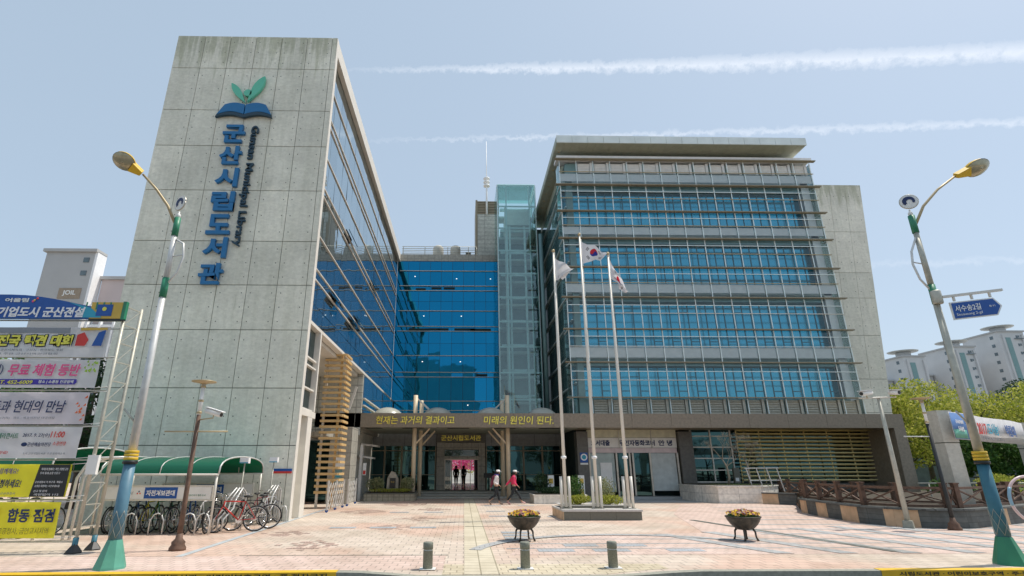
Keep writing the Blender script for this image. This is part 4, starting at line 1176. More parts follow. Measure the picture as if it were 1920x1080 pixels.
def f_left(u, v):
    a = Vector((0, 0, -.15 - .95 * v)); b = Vector((.80 - .50 * v, 0, -.62 - .42 * v))
    p = a.lerp(b, u); return (p.x, .10 * math.sin(u * 9 + v * 6) * min(1, u * 3), p.z + .05 * math.sin(u * 7 + v * 3) * u)
def f_right(u, v):
    a = Vector((0, 0, -.12 - .85 * v)); b = Vector((.66 - .10 * v, 0, -1.52 - .06 * v))
    p = a.lerp(b, u ** .9); return (p.x + .05 * math.sin(u * 6) * v, .09 * math.sin(u * 8 + v * 9) * min(1, u * 3), p.z)
flagpole(3.62, 10.1, 'white flagpole on the left of the granite plinth, lower than the middle one', 'white flag with small marks drooping from the left flagpole', dict(z=10.0, f=f_left, m=M_flag2))
flagpole(4.74, 10.85, 'white flagpole in the middle of the plinth, tallest of the three', 'white national flag with blue circle blowing right from the middle flagpole', dict(z=10.6, f=f_mid, m=M_flag))
flagpole(5.86, 10.0, 'white flagpole on the right of the granite plinth', 'white flag with a purple mark hanging folded from the right flagpole', dict(z=9.95, f=f_right, m=M_flag))

# --- tall street lamps
def street_lamp(x, y, s, label, mpost, mbase):
    dz = -.22 if s < 0 else .05
    t = thing('street_lamp', label, 'street lamp', (x, y, 0), 'tall street lamps by the kerb')
    MB().lathe([(.26, 0), (.255, .04), (.13, .44), (.12, .47)], (x, y, 0), 8, smooth=False).build('base', mbase, t)
    MB().lathe([(.112, .4701), (.108, .95), (.098, 1.75)], (x, y, 0), 20).build('lower_post', mpost, t)
    wr = MB()                                   # diamond wrap of the anti-sticker sleeve
    for k in range(6):
        for sg in (-1, 1):
            pts = [(x + .116 * math.cos(k * 1.047 + sg * i * .16), y + .116 * math.sin(k * 1.047 + sg * i * .16), .5 + i * .045) for i in range(11)]
            wr.tube(pts, .004, 4)
    wr.build('sleeve_pattern', M_galv, t)
    MB().lathe([(.125, 1.751), (.125, 1.80), (.112, 1.81)], (x, y, 0), 20).build('dark_band', M_black, t)
    yb = MB()
    for z in (1.82, 1.88, 1.94): yb.lathe([(.115, z), (.120, z + .005), (.120, z + .045), (.115, z + .05)], (x, y, 0), 20)
    yb.build('yellow_band', M_yel, t)
    MB().lathe([(.078, 2.0), (.068, 3.4), (.060, 5.0)], (x, y, 0), 16).build('middle_post', M_galv if s > 0 else M_chromew, t)
    MB().lathe([(.070, 5.0001), (.068, 5.42)], (x, y, 0), 16).build('green_sleeve', M_green, t)
    MB().lathe([(.056, 5.4201), (.052, 6.6 + dz)], (x, y, 0), 16).build('upper_post', M_galv if s > 0 else M_chromew, t)
    MB().lathe([(.066, 6.6001 + dz), (.064, 7.02 + dz)], (x, y, 0), 16).build('green_sleeve', M_green, t)
    MB().lathe([(.045, 7.021 + dz), (.045, 7.10 + dz), (.02, 7.12 + dz), (.02, 7.17 + dz)], (x, y, 0), 12).build('finial', M_offw, t)
    # disc badge
    c = Vector((x + .02, y - .02, 7.36 + dz)); yaw = -.50 if s < 0 else -.55
    ax = Vector((math.cos(yaw), math.sin(yaw), 0)); nn = Vector((ax.y, -ax.x, 0))
    dk = MB(); ring = []
    for k in range(28):
        a = 2 * math.pi * k / 28; ring.append(c + (ax * math.cos(a) + Vector((0, 0, 1)) * math.sin(a)) * .165)
    dk.prism(ring, nn * .03); dk.build('disc', M_offw, t)
    rg_ = MB(); rg_.tube([c + (ax * math.cos(a * .2244) + Vector((0, 0, 1)) * math.sin(a * .2244)) * .165 + nn * .015 for a in range(29)], .017, 6); rg_.build('rim', M_steel, t)
    em = MB()
    for j, (r_, a0, a1) in enumerate(((.085, -.5, 3.9),)):
        P1 = []; P2 = []
        for i in range(15):
            a = a0 + (a1 - a0) * i / 14; w = .036 * (1.2 - abs(i - 9) / 14)
            P1.append(c + (ax * math.cos(a) * (r_ + w) + Vector((0, 0, 1)) * math.sin(a) * (r_ + w)) + nn * .034)
            P2.append(c + (ax * math.cos(a) * (r_ - w) + Vector((0, 0, 1)) * math.sin(a) * (r_ - w)) + nn * .034)
        em.prism(P1 + P2[::-1], nn * .004)
    em.build('emblem', M_navy, t)
    # curved lamp arm and head
    A = [(x, y, 6.78), (x + s * .35, y, 7.32), (x + s * .75, y - .05, 7.72), (x + s * 1.20, y - .1, 8.04)] if s > 0 else [(x, y, 6.60), (x - .22, y - .08, 7.05), (x - .46, y - .2, 7.38), (x - .72, y - .35, 7.66)]
    MB().tube(A, [.032, .030, .026, .024], 8).build('arm', M_brass, t)
    hd = Vector((1, -.12, .36)).normalized() if s > 0 else Vector((-.72, -.62, .40)).normalized()
    hc = Vector(A[-1]) + hd * .03; hs = .62 if s < 0 else .86
    upv = Vector((0, .72, .60)); upv = (upv - hd * upv.dot(hd)).normalized(); side = hd.cross(upv).normalized()
    nk = MB(); nk.prism([hc + side * .05 - upv * .06, hc - side * .05 - upv * .06, hc - side * .11 + hd * .36 * hs - upv * .07, hc + side * .11 + hd * .36 * hs - upv * .07], upv * .13)
    nk.build('neck', M_yel, t)
    shell_ = MB(); vs = []; fs = []
    NU, NV = 20, 7
    for j in range(NV + 1):
        for i in range(NU):
            a = 2 * math.pi * i / NU; r_ = math.cos(j / NV * math.pi / 2 * .98)
            vs.append(hc + hd * hs * (.62 + .36 * math.cos(a) * r_) + side * (.20 * math.sin(a) * r_) + upv * (.17 * math.sin(j / NV * math.pi / 2)))
    for j in range(NV):
        for i in range(NU): fs.append((j * NU + i, j * NU + (i + 1) % NU, (j + 1) * NU + (i + 1) % NU, (j + 1) * NU + i))
    shell_.add(vs, fs, True); shell_.build('lamp_housing', M_yel, t)
    lens = MB(); vs = []; fs = []
    for j in range(6):
        for i in range(NU):
            a = 2 * math.pi * i / NU; r_ = 1 - j / 5.2
            vs.append(hc + hd * hs * (.62 + .35 * math.cos(a) * r_) + side * (.19 * math.sin(a) * r_) - upv * (.09 * (1 - r_ ** 2) + .004))
    for j in range(5):
        for i in range(NU): fs.append((j * NU + i, (j + 1) * NU + i, (j + 1) * NU + (i + 1) % NU, j * NU + (i + 1) % NU))
    fs.append(tuple(5 * NU + i for i in range(NU)))
    lens.add(vs, fs, True); lens.build('lamp_lens', mat('lamp_lens', (.40, .36, .24), .25, .4, .12, scale=14), t)
    # decorative bow on the other side of the post
    b = -s
    MB().tube([(x, y, 6.55 + dz), (x + b * .22, y, 6.2), (x + b * .27, y, 5.9), (x + b * .2, y, 5.55), (x, y, 5.25)], .022, 8).build('bow', M_chromew, t)
    MB().tube([(x, y, 5.9), (x + b * .27, y, 5.95)], .014, 6).build('bow_strut', M_chromew, t)
    MB().tube([(x, y, 2.45), (x - .28, y - .05, 2.75)], .02, 6).build('banner_hook', M_galv, t)
street_lamp(-6.21, 10.62, -1, 'tall street lamp with yellow head leaning left and pale green base', M_bluep, M_greenL)
street_lamp(10.05, 10.75, 1, 'tall street lamp with yellow head reaching right and dark green base, at the right edge', M_bluepR, M_green)

# --- street name sign on the right lamp
NS = thing('street_name_sign', 'blue arrow-ended street name sign hanging from a bracket on the right lamp post', 'sign', (10.7, 10.6, 4.9))
rt_ = Vector((1, -.10, .0)).normalized()
def sp(u, z, d=0): return Vector((10.13, 10.66, 0)) + rt_ * u + Vector((0, -d, z))
MB().bar(sp(.0, 5.12), sp(1.22, 5.25), .05).build('bracket', M_mull, NS)
MB().lathe([(.085, 4.98), (.095, 5.0), (.095, 5.25), (.085, 5.27)], (10.05, 10.7, 0), 14).build('clamp', M_galv, NS)
for u in (.22, .58, .95): MB().bar(sp(u, 4.98 + .10 * u + .02), sp(u, 5.12 + .10 * u), .035).build('hanger', M_mull, NS)
def sg(u0, u1, z0, z1, nose, d, th):
    q = [sp(u0, z0 + .10 * u0, d), sp(u1, z0 + .10 * u1, d), sp(u1 + nose, (z0 + z1) / 2 + .10 * (u1 + nose), d), sp(u1, z1 + .10 * u1, d), sp(u0, z1 + .10 * u0, d)]
    return MB().prism(q, (0, th, 0))
sg(.10, .98, 4.60, 4.98, .13, .02, .03).build('border', M_offw, NS)
sg(.12, .96, 4.625, 4.955, .11, .026, .004).build('plate', M_royal, NS)
upn = Vector((0, 0, 1)); rn = (rt_ + Vector((0, 0, .10))).normalized()
text_mb('서수송2길', sp(.42, 4.87, .032), .52, .14, right=rn, ext=.003, bold=.015).build('lettering', M_white, NS)
text_mb('Seosusong 2-gil', sp(.42, 4.735, .032), .52, .07, right=rn, ext=.003).build('lettering', M_white, NS)
text_mb('46→1', sp(.90, 4.90, .032), .12, .045, right=rn, ext=.003).build('lettering', M_white, NS)

# --- garden lamps
def garden_lamp(x, y, zt, label, cam_=False, gid='dark garden lamp posts'):
    t = thing('garden_lamp', label, 'lamp post', (x, y, 0), gid)
    MB().lathe([(.17, 0), (.17, .06), (.13, .12), (.14, .17), (.075, .24), (.06, .34)], (x, y, 0), 16).build('base', M_rust if not cam_ else M_rust, t)
    MB().tube([(x, y, .3), (x, y, .9), (x, y, zt - .75)], [.058, .052, .046], 12).build('post', M_rust if cam_ else M_black, t)
    MB().tube([(x, y, zt - .749), (x, y, zt - .05)], .042, 12).build('white_post', M_offw, t)
    for z in (zt - .72, zt - .45, zt - .12): MB().lathe([(.05, z), (.058, z + .01), (.058, z + .04), (.05, z + .05)], (x, y, 0), 12).build('collar', M_brass, t)
    MB().lathe([(.04, zt - .05), (.10, zt - .02), (.27, zt + .01), (.27, zt + .03), (.05, zt + .045), (.001, zt + .045)], (x, y, 0), 24).build('lamp_disc', M_brass, t)
    bx = .72 if cam_ else .40
    MB().tube([(x - (bx if cam_ else .82), y, zt - 1.12), (x + (bx if cam_ else .0), y, zt - 1.12)], .016, 8).build('banner_arm', M_brass if cam_ else M_offw, t)
    return t
garden_lamp(-6.15, 12.85, 3.60, 'weathered brown garden lamp with flat disc head and crossbar, beside the left street lamp', True)
garden_lamp(14.12, 16.55, 3.72, 'black garden lamp with flat disc head standing before the right stone wall')
def cctv(label, c, d, mountp, L=.42, r=.062):
    t = thing('security_camera', label, 'camera', c, None)
    c = Vector(c); d = Vector(d).normalized()
    a, b = c - d * L / 2, c + d * L / 2
    MB().tube([a, b], r, 12).build('body', M_offw, t)
    sd = d.cross(Vector((0, 0, 1))).normalized()
    MB().obox(c + Vector((0, 0, r + .012)) + d * .03, d * L * .56, sd * r * 1.15, Vector((0, 0, .008))).build('sun_shield', M_white, t)
    MB().tube([b, b + d * .012], r * .75, 12).build('lens', M_black, t)
    MB().tube([c - Vector((0, 0, r)), c - Vector((0, 0, r + .06)), mountp], .014, 6).build('mount_arm', M_brass, t)
cctv('white bullet security camera fixed to the brown garden lamp at left', (-5.78, 12.78, 2.90), (1, -.25, -.28), (-6.13, 12.84, 2.74))

# --- camera pole on the right
CP = thing('camera_pole', 'slender steel pole with a crossarm for two security cameras, by the right stone wall', 'pole', (13.22, 17.1, 0))
MB().lathe([(.19, 0), (.19, .02), (.16, .21), (.09, .22)], (13.22, 17.1, 0), 4, smooth=False).build('footing', M_kerb, CP)
MB().tube([(13.22, 17.1, .2), (13.22, 17.1, 2.0), (13.22, 17.1, 3.85)], [.075, .065, .05], 12).build('post', M_galv, CP)
MB().tube([(12.55, 17.05, 3.80), (13.75, 17.05, 3.84)], .022, 8).build('crossarm', M_mull, CP)
cctv('long white security camera at the left end of the pole crossarm', (12.78, 17.0, 3.95), (-1, -.45, -.12), (12.85, 17.05, 3.83), .52, .075)
cctv('small white security camera at the right end of the pole crossarm', (13.70, 17.0, 3.98), (.25, -1, -.12), (13.62, 17.05, 3.85), .30, .075)

# ================================================================== LEFT BANNER STAND
BYY = 12.45
BS = thing('banner_stand', 'tall steel truss frame for banners at the left edge', 'frame', (-9.8, BYY + .2, 0))
for (xa, ya) in ((-8.10, BYY + .02), (-13.6, BYY + .02)):
    for (dx, dy) in ((0, 0), (.07, .50)):
        MB().tube([(xa + dx, ya + dy, .30), (xa + dx, ya + dy, 5.42)], .040, 8).build('post', M_galv, BS)
        MB().tube([(xa + dx, ya + dy, .0), (xa + dx, ya + dy, .30)], .055, 8).build('post_shoe', M_bluepR, BS)
        MB().lathe([(.17, 0), (.17, .03), (.06, .16), (.05, .2)], (xa + dx, ya + dy, 0), 6, smooth=False).build('foot', M_black, BS)
    for i in range(12):
        z = .5 + i * .44
        MB().bar((xa + .01, ya + .03, z), (xa + .06, ya + .47, z), .022).build('rung', M_galv, BS)
        if i < 11: MB().bar((xa + .0, ya + .03, z), (xa + .07, ya + .47, z + .44), .014).build('lattice_brace', M_galv, BS)
for z in (5.00, 4.80, 4.12, 3.36, 2.57, 1.85, 1.04, .22):
    MB().bar((-13.56, BYY + .05, z), (-8.14, BYY + .05, z), .03).build('crossbar', M_galv, BS)
MB().box(-8.18, -7.95, BYY - .05, BYY + .03, 1.55, 1.95).build('notice_plate', M_offw, BS)
# header
HD = thing('header_sign', 'blue arched header sign with white lettering and ochre end crowning the banner frame', 'sign', (-9.8, BYY, 5.2))
yh = BYY - .09
arch = [(-13.5, 5.02)] + [(-8.85, 5.02)] + [(-8.85, 5.32)]
for i in range(13):
    x = -9.1 - i * .34; arch.append((x, 5.36 + .24 * math.sin(min(1, (i) / 5) * math.pi / 2)))
arch.append((-13.5, 5.55))
MB().prism([(x, yh, z) for x, z in arch], (0, .10, 0)).build('panel', M_royal, HD)
MB().prism([(-9.4, yh - .003, 5.42), (-8.85, yh - .003, 5.28), (-8.55, yh - .003, 5.04), (-9.0, yh - .003, 5.04), (-9.1, yh - .003, 5.3)], (0, -.004, 0)).build('teal_swoosh', M_sky_p, HD)
MB().box(-8.849, -8.12, yh, yh + .10, 5.02, 5.42).build('ochre_panel', M_goldp, HD)
MB().box(-8.115, -8.04, yh, yh + .10, 5.0, 5.44).build('green_end', M_green, HD)
for x in (-8.98, -8.74, -8.58, -8.42): MB().box(x, x + .035, yh - .006, yh - .001, 5.24, 5.42).build('stripe', M_green, HD)
MB().box(-8.70, -8.34, yh - .012, yh - .002, 5.08, 5.36).build('crest_plate', M_royal, HD)
MB().lathe([(0, -.008), (.05, -.008), (.05, 0), (0, 0)], (-8.52, yh - .012, 5.25), 10, 'Y', False).build('crest', M_lemon, HD)
text_mb('기업도시 군산건설', (-9.98, yh - .002, 5.17), 2.02, .25, ext=.012, bold=.03, shear=.14).build('lettering', M_white, HD)
text_mb('어울림', (-10.62, yh - .002, 5.46), .55, .10, ext=.01, bold=.03).build('lettering', M_offw, HD)
for (dx, c_) in ((0, M_pink), (.09, M_red), (.03, M_goldp)): MB().blob((-10.24 + dx, yh - .01, 5.47 + (dx - .05) * .8), .028, 8, 6, (1, .3, 1)).build('dot_mark', c_, HD)
MB().box(-8.86, -8.04, yh + .01, yh + .09, 4.975, 5.015).build('lower_rail', M_black, HD)

def banner(label, x0, x1, z0, z1, m_, seed, sag=.0):
    """hung cloth: sagging, slightly creased sheet with real thickness"""
    t = thing('banner', label, 'banner', ((x0 + x1) / 2, BYY - .06, z0), 'cloth banners on the steel frame')
    NU, NV = 40, 6; vs = []; fs = []
    ph = seed * 1.7
    def P(u, v, th=0):
        y = BYY - .075 - .018 * math.sin(u * 9 + ph) * (1 - abs(v - .5)) - .010 * math.sin(u * 31 + v * 5 + ph) - th
        z = z0 + (z1 - z0) * v - sag * math.sin(math.pi * u) * (1 if v < .5 else .8)
        return Vector((x0 + (x1 - x0) * u, y, z))
    for th in (0, .004):
        for j in range(NV + 1):
            for i in range(NU + 1): vs.append(P(i / NU, j / NV, th))
    K_ = (NU + 1) * (NV + 1)
    for j in range(NV):
        for i in range(NU):
            a = j * (NU + 1) + i
            fs.append((a, a + NU + 1, a + NU + 2, a + 1)); fs.append((K_ + a, K_ + a + 1, K_ + a + NU + 2, K_ + a + NU + 1))
    mb = MB(); mb.add(vs, fs, True); mb.build('cloth', m_, t)
    for (x, z) in ((x1, z1), (x1, z0)):
        MB().tube([(x, BYY - .08, z), (-8.10, BYY - .02, z + .03)], .006, 4).build('tie_cord', M_offw, t)
    return t, BYY - .112
def pr_(t, y, words, m_, bold=.02, shear=0, name='lettering'):
    for (s, cx, cz, w, h_) in words:
        text_mb(s, (cx, y, cz), w, h_, ext=.004, bold=bold, shear=shear).build(name, m_, t)
t, y = banner('white banner with yellow black-edged lettering, topmost on the frame', -13.4, -8.30, 4.10, 4.80, M_bannerW, 1)
MB().box(-13.3, -9.2, y + .008, y + .012, 4.66, 4.79).build('grey_strip', M_grey_p, t)
for dx, dz in ((.022, -.022), (-.018, .018), (.022, .018), (-.018, -.022)):
    text_mb('전국 택견 대회', (-9.93 + dx, y + .002, 4.48 + dz), 1.72, .27, ext=.002, bold=.05, shear=.1).build('letter_outline', M_navy, t)
text_mb('전국 택견 대회', (-9.93, y - .003, 4.48), 1.72, .27, ext=.004, bold=.05, shear=.1).build('lettering', M_lemon, t)
text_mb('기 제9회', (-11.3, y, 4.48), .8, .27, ext=.004, bold=.03, shear=.1).build('lettering', M_violet, t)
pr_(t, y, [('대한택견회 · 군산시체육회 · 군산시 · 전라북도 후원', -10.2, 4.26, 1.9, .055), ('주최 주관 군산시택견연합회', -10.1, 4.17, 1.5, .05)], M_grey_p, .0, 0, 'small_print')
def patch(t, poly, y, m_, name): MB().prism([(x, y, z) for x, z in poly], (0, -.003, 0)).build(name, m_, t)
patch(t, [(-9.0, 4.36), (-8.78, 4.36), (-8.72, 4.5), (-8.85, 4.68), (-9.0, 4.62)], y + .004, M_red, 'red_figure_patch')
patch(t, [(-8.62, 4.36), (-8.40, 4.36), (-8.36, 4.74), (-8.52, 4.68)], y + .004, M_royal, 'blue_figure_patch')
patch(t, [(-8.95, 4.72), (-8.33, 4.74), (-8.34, 4.79), (-8.95, 4.79)], y + .004, M_goldp, 'gold_patch')
t, y = banner('white banner with large pink lettering and a violet phone strip, second from top', -13.2, -8.36, 3.40, 4.04, M_bannerW, 2)
pr_(t, y, [('무료 체험 등반', -9.55, 3.80, 1.62, .28)], M_pink, .025, .16)
pr_(t, y, [('암벽)', -10.68, 3.80, .42, .26)], M_navy, .01, .1)
patch(t, [(-13.1, 3.45), (-8.80, 3.47), (-8.76, 3.52), (-8.78, 3.59), (-13.1, 3.585)], y + .006, M_violet, 'violet_strip')
pr_(t, y - .002, [('T. 452-6009', -10.1, 3.52, .72, .085)], M_lemon, .02, .1)
pr_(t, y - .002, [('장소 | 소룡동 인공암벽', -9.22, 3.525, .78, .085)], M_white, .02, .1)
rr = random.Random(4)
for i in range(16):
    cx_, cz_ = -8.62 + rr.uniform(-.08, .22), 3.86 + rr.uniform(-.12, .14)
    patch(t, [(cx_, cz_), (cx_ + .05, cz_ - .02), (cx_ + .04, cz_ + .05)], y + .004 - i * .0003, mat('leaf_print', (.32, .52, .05), .6), 'leaf_print')
t, y = banner('white banner with dark slanted lettering and orange leaf prints, third from top', -13.0, -8.42, 2.60, 3.30, M_bannerL, 3)
pr_(t, y, [('문화의 감동과 현대의 만남', -10.15, 2.98, 2.55, .27)], M_navy, .012, .18)
pr_(t, y, [('2017. 10. 14(토)~10. 17(화)   장소 : 예술의전당 대공연장', -10.0, 2.73, 1.9, .06)], M_grey_p, .0, 0, 'small_print')
for i in range(12):
    cx_, cz_ = -8.56 + rr.uniform(-.12, .08), 2.95 + rr.uniform(-.3, .3)
    patch(t, [(cx_, cz_), (cx_ + .06, cz_ + .01), (cx_ + .05, cz_ + .06)], y + .004 - i * .0003, M_orange, 'leaf_print')
t, y = banner('white banner giving the date and a red 11:00, fourth from top', -12.9, -8.42, 1.88, 2.54, M_bannerW, 4)
pr_(t, y, [('2017. 9. 27(수)', -9.36, 2.36, .58, .10)], M_navy, .01, .1)
pr_(t, y, [('11:00', -8.90, 2.38, .30, .13)], M_red, .02, .1)
pr_(t, y, [('군산예술의전당', -9.25, 2.17, .50, .085)], M_navy, .01)
pr_(t, y, [('소공연장', -8.82, 2.19, .28, .085)], M_red, .01)
pr_(t, y, [('작은오페라콘서트', -10.1, 2.35, .72, .12)], M_green, .01)
pr_(t, y, [('전석무료!', -10.05, 2.0, .34, .07)], M_red, .01)
pr_(t, y, [('주최 군산시립도서관  주관 문화예술과', -9.1, 1.98, .9, .045)], M_grey_p, 0, 0, 'small_print')
MB().blob((-9.58, y + .01, 2.17), .055, 10, 8, (1.2, .15, .8)).build('logo_mark', M_navy, t)
t, y = banner('yellow and black banner in two halves, fifth from top', -12.7, -8.46, 1.10, 1.76, M_bannerY, 5)
patch(t, [(-9.20, 1.105), (-8.47, 1.105), (-8.47, 1.755), (-9.12, 1.755)], y + .006, M_black, 'black_half')
pr_(t, y - .004, [('여러분과 함께하는 치안, 안전한 군산', -8.78, 1.66, .56, .055), ('우리 동네 순찰 신문고', -8.86, 1.58, .42, .05), ('군산경찰서 각 지구대 · 파출소', -8.84, 1.40, .58, .045), ('순찰을 희망하는 시간과 장소를', -8.86, 1.32, .52, .045), ('신고 및 문의', -8.98, 1.22, .28, .045), ('국번없이 112', -8.84, 1.15, .52, .045)], M_white, .0, 0)
pr_(t, y, [('경찰과 함께해요!', -9.90, 1.62, .7, .12)], M_violet, .0, .1)
pr_(t, y, [('순찰', -10.1, 1.36, .25, .17)], M_pink, .03, .1)
pr_(t, y, [('신청하세요!', -9.70, 1.37, .55, .17)], M_navy, .02, .1)
pr_(t, y, [('전북지방경찰청 · 군산경찰서', -9.9, 1.17, .8, .05)], M_grey_p, .0)
t, y = banner('lime-yellow banner about a smoking ban check in red and navy, lowest on the frame', -12.4, -8.50, .30, 1.00, M_bannerY, 6)
pr_(t, y, [('금연', -9.92, .74, .36, .27)], M_red, .03)
pr_(t, y, [('합동 점검', -9.05, .74, .96, .27)], M_navy, .03)
pr_(t, y, [('공공시설, 학원, 공공청사, 금연고시지역', -9.5, .44, 1.75, .13)], M_olive, .01)

# ================================================================== BICYCLE SHELTERS
M_shell = bpy.data.materials.new('green_polycarbonate')
n, l, p = nodes(M_shell)
p.inputs['Base Color'].default_value = (.025, .20, .12, 1); p.inputs['Roughness'].default_value = .25
tr_ = n.new('ShaderNodeBsdfTranslucent'); tr_.inputs[0].default_value = (.02, .26, .15, 1)
tp_ = n.new('ShaderNodeBsdfTransparent'); tp_.inputs[0].default_value = (.10, .45, .30, 1)
m1 = n.new('ShaderNodeMixShader'); m1.inputs[0].default_value = .35; m2 = n.new('ShaderNodeMixShader'); m2.inputs[0].default_value = .12
l.new(p.outputs[0], m1.inputs[1]); l.new(tr_.outputs[0], m1.inputs[2]); l.new(m1.outputs[0], m2.inputs[1]); l.new(tp_.outputs[0], m2.inputs[2])
l.new(m2.outputs[0], [x for x in n if x.type == 'OUTPUT_MATERIAL'][0].inputs[0])
def shelter(x0, x1, y0, y1, ze, zt, label, sign=True, ribs=5):
    t = thing('bicycle_shelter', label, 'shelter', ((x0 + x1) / 2, (y0 + y1) / 2, 0), 'green vaulted bicycle shelters')
    ym = (y0 + y1) / 2
    def arc_(k, n_=14, off=0):
        a = math.pi * k / n_; c = math.cos(a)
        return (ym - (ym - y0) * (abs(c) ** .9) * (1 if c > 0 else -1), ze + (zt - ze) * math.sin(a) ** .6 + off)
    sh = MB(); vs = []
    for off in (0, .012):
        for k in range(15):
            yy, zz = arc_(k, 14, off); vs += [(x0, yy, zz), (x1, yy, zz)]
    fs = [(2 * k, 2 * k + 1, 2 * k + 3, 2 * k + 2) for k in range(14)] + [(30 + 2 * k, 30 + 2 * k + 2, 30 + 2 * k + 3, 30 + 2 * k + 1) for k in range(14)]
    sh.add(vs, fs, True); sh.build('roof_sheet', M_shell, t)
    for i in range(ribs):
        x = x0 + (x1 - x0) * i / (ribs - 1)
        MB().tube([(x, *arc_(k, 14, .02)) for k in range(15)], .022 if i in (0, ribs - 1) else .013, 6).build('rib', M_chromew, t)
    for yy in (y0, y1): MB().tube([(x0, yy, ze), (x1, yy, ze)], .03, 6).build('eave_rail', M_edge, t)
    for x in (x0 + .05, x1 - .05):
        for yy in (y0 + .02, y1 - .02):
            s = .12 if yy < ym else -.12
            MB().tube([(x, yy, 0), (x, yy, ze * .7), (x, yy, ze)], .035, 8).build('post', M_mull, t)
    if sign:
        for (yy, dirn) in ((y0 + .05, 1), (y1 - .4, 1)):
            sb = MB()
            for z in (.86, 1.22): sb.box(x0 + .15, x1 - .12, yy, yy + .04, z - .02, z + .02)
            for x in (x0 + .15, x1 - .14): sb.box(x, x + .03, yy, yy + .04, .88, 1.2)
            f_ = sb.build('sign_frame', M_mull, t)
            w = (x1 - x0 - .3)
            MB().box(x0 + .19, x1 - .16, yy + .01, yy + .03, .885, 1.195).build('sign_board', M_offw, f_)
            xm = (x0 + x1) / 2 + .12
            MB().box(xm - .47, xm + .42, yy - .002, yy + .008, .90, 1.185).build('blue_panel', M_royal, f_)
            text_mb('자전거보관대', (xm - .03, yy - .004, 1.04), .78, .15, ext=.004, bold=.03).build('lettering', M_white, f_)
            text_mb('군산시', (xm - .95, yy + .008, 1.04), .34, .09, ext=.004, shear=.2).build('lettering', M_grey_p, f_)
            for q, c_ in enumerate((M_red, M_navy, M_orange)):
                MB().blob((xm - .66 + q * .035, yy + .004, 1.03 + (q % 2) * .05), .02, 8, 6, (1, .3, 1)).build('dot_mark', c_, f_)
            text_mb('자전거 타기 좋은 도시', (xm + .95, yy + .008, .98), .5, .05, ext=.003).build('lettering', M_green, f_)
    return t
shelter(-10.05, -6.80, 15.9, 19.35, 1.52, 2.0, 'green vaulted bicycle shelter with a blue sign panel, nearest the concrete tower')
shelter(-17.5, -10.5, 14.6, 18.4, 1.6, 2.22, 'green vaulted bicycle shelter behind the banner frame', sign=False, ribs=8)
# bent tube end frame
ef = MB()
for dy in (0, .25):
    ef.tube([(-9.75, 14.5 + dy, 0), (-9.72, 14.5 + dy, 1.45), (-9.55, 14.52 + dy, 1.80), (-9.25, 14.55 + dy, 1.93), (-8.6, 14.6 + dy, 1.95)], .035, 8)
ef.bar((-9.74, 14.5, .9), (-9.74, 14.75, .9), .03); ef.bar((-9.3, 14.55, 1.92), (-9.3, 14.8, 1.92), .03)
tag(ef.build('bent_tube_frame', M_chromew, origin=(-9.7, 14.6, 0)), 'silver bent twin-tube frame arching over beside the banner posts', 'frame')

# --- bicycles
def bicycle(fc, name_col):
    t = thing('bicycle', 'bicycle', 'bicycle', (0, 0, 0))
    fm = mat('bike_' + name_col, fc, .35, .2, .05)
    def wheel(cx):
        w = MB(); N = 28
        w.tube([(cx + .325 * math.cos(2 * math.pi * k / N), 0, .335 + .325 * math.sin(2 * math.pi * k / N)) for k in range(N + 1)], .020, 6, False)
        o = w.build('wheel', M_tyre, t)
        r = MB(); r.tube([(cx + .298 * math.cos(2 * math.pi * k / N), 0, .335 + .298 * math.sin(2 * math.pi * k / N)) for k in range(N + 1)], .010, 5, False)
        for k in range(12):
            a = 2 * math.pi * k / 12; r.tube([(cx, .0, .335), (cx + .295 * math.cos(a), 0, .335 + .295 * math.sin(a))], .003, 3, False)
        r.tube([(cx, -.05, .335), (cx, .05, .335)], .02, 8)
        r.build('rim', M_chrome, o)
        return o
    wheel(.52); wheel(-.52)
    f = MB()
    bb = (-.08, 0, .30); st = (-.22, 0, .78); hd = (.33, 0, .80); hl = (.36, 0, .68)
    for a, b, r_ in ((bb, st, .016), (st, hd, .016), (bb, hl, .02)): f.tube([a, b], r_, 8)
    for s in (-1, 1):
        f.tube([bb, (-.52, s * .05, .335)], .009, 6); f.tube([st, (-.52, s * .05, .335)], .008, 6)
        f.tube([hl, (.42, s * .04, .55), (.52, s * .05, .335)], .011, 6)
    f.tube([hd, (.35, 0, .68)], .022, 8)
    f.build('frame', fm, t)
    h_ = MB(); h_.tube([(.33, 0, .80), (.32, 0, .95)], .012, 6)
    h_.tube([(.22, -.27, .98), (.32, -.14, .99), (.34, 0, .96), (.32, .14, .99), (.22, .27, .98)], .012, 6); h_.build('handlebar', M_chrome, t)
    s_ = MB(); s_.tube([(-.22, 0, .78), (-.25, 0, .90)], .012, 6); s_.blob((-.26, 0, .92), .12, 10, 6, (1.1, .62, .3)); s_.build('saddle', M_black, t)
    c_ = MB(); c_.lathe([(.0, -.03), (.085, -.03), (.085, -.024), (.0, -.024)], bb, 16, 'Y', False)
    c_.bar((bb[0], -.05, bb[2]), (bb[0] + .12, -.05, bb[2] - .12), .02); c_.bar((bb[0], .05, bb[2]), (bb[0] - .12, .05, bb[2] + .12), .02)
    c_.box(bb[0] + .08, bb[0] + .18, -.12, -.06, bb[2] - .14, bb[2] - .12); c_.box(bb[0] - .18, bb[0] - .08, .06, .12, bb[2] + .12, bb[2] + .14)
    c_.build('crank', M_chrome, t)
    return t
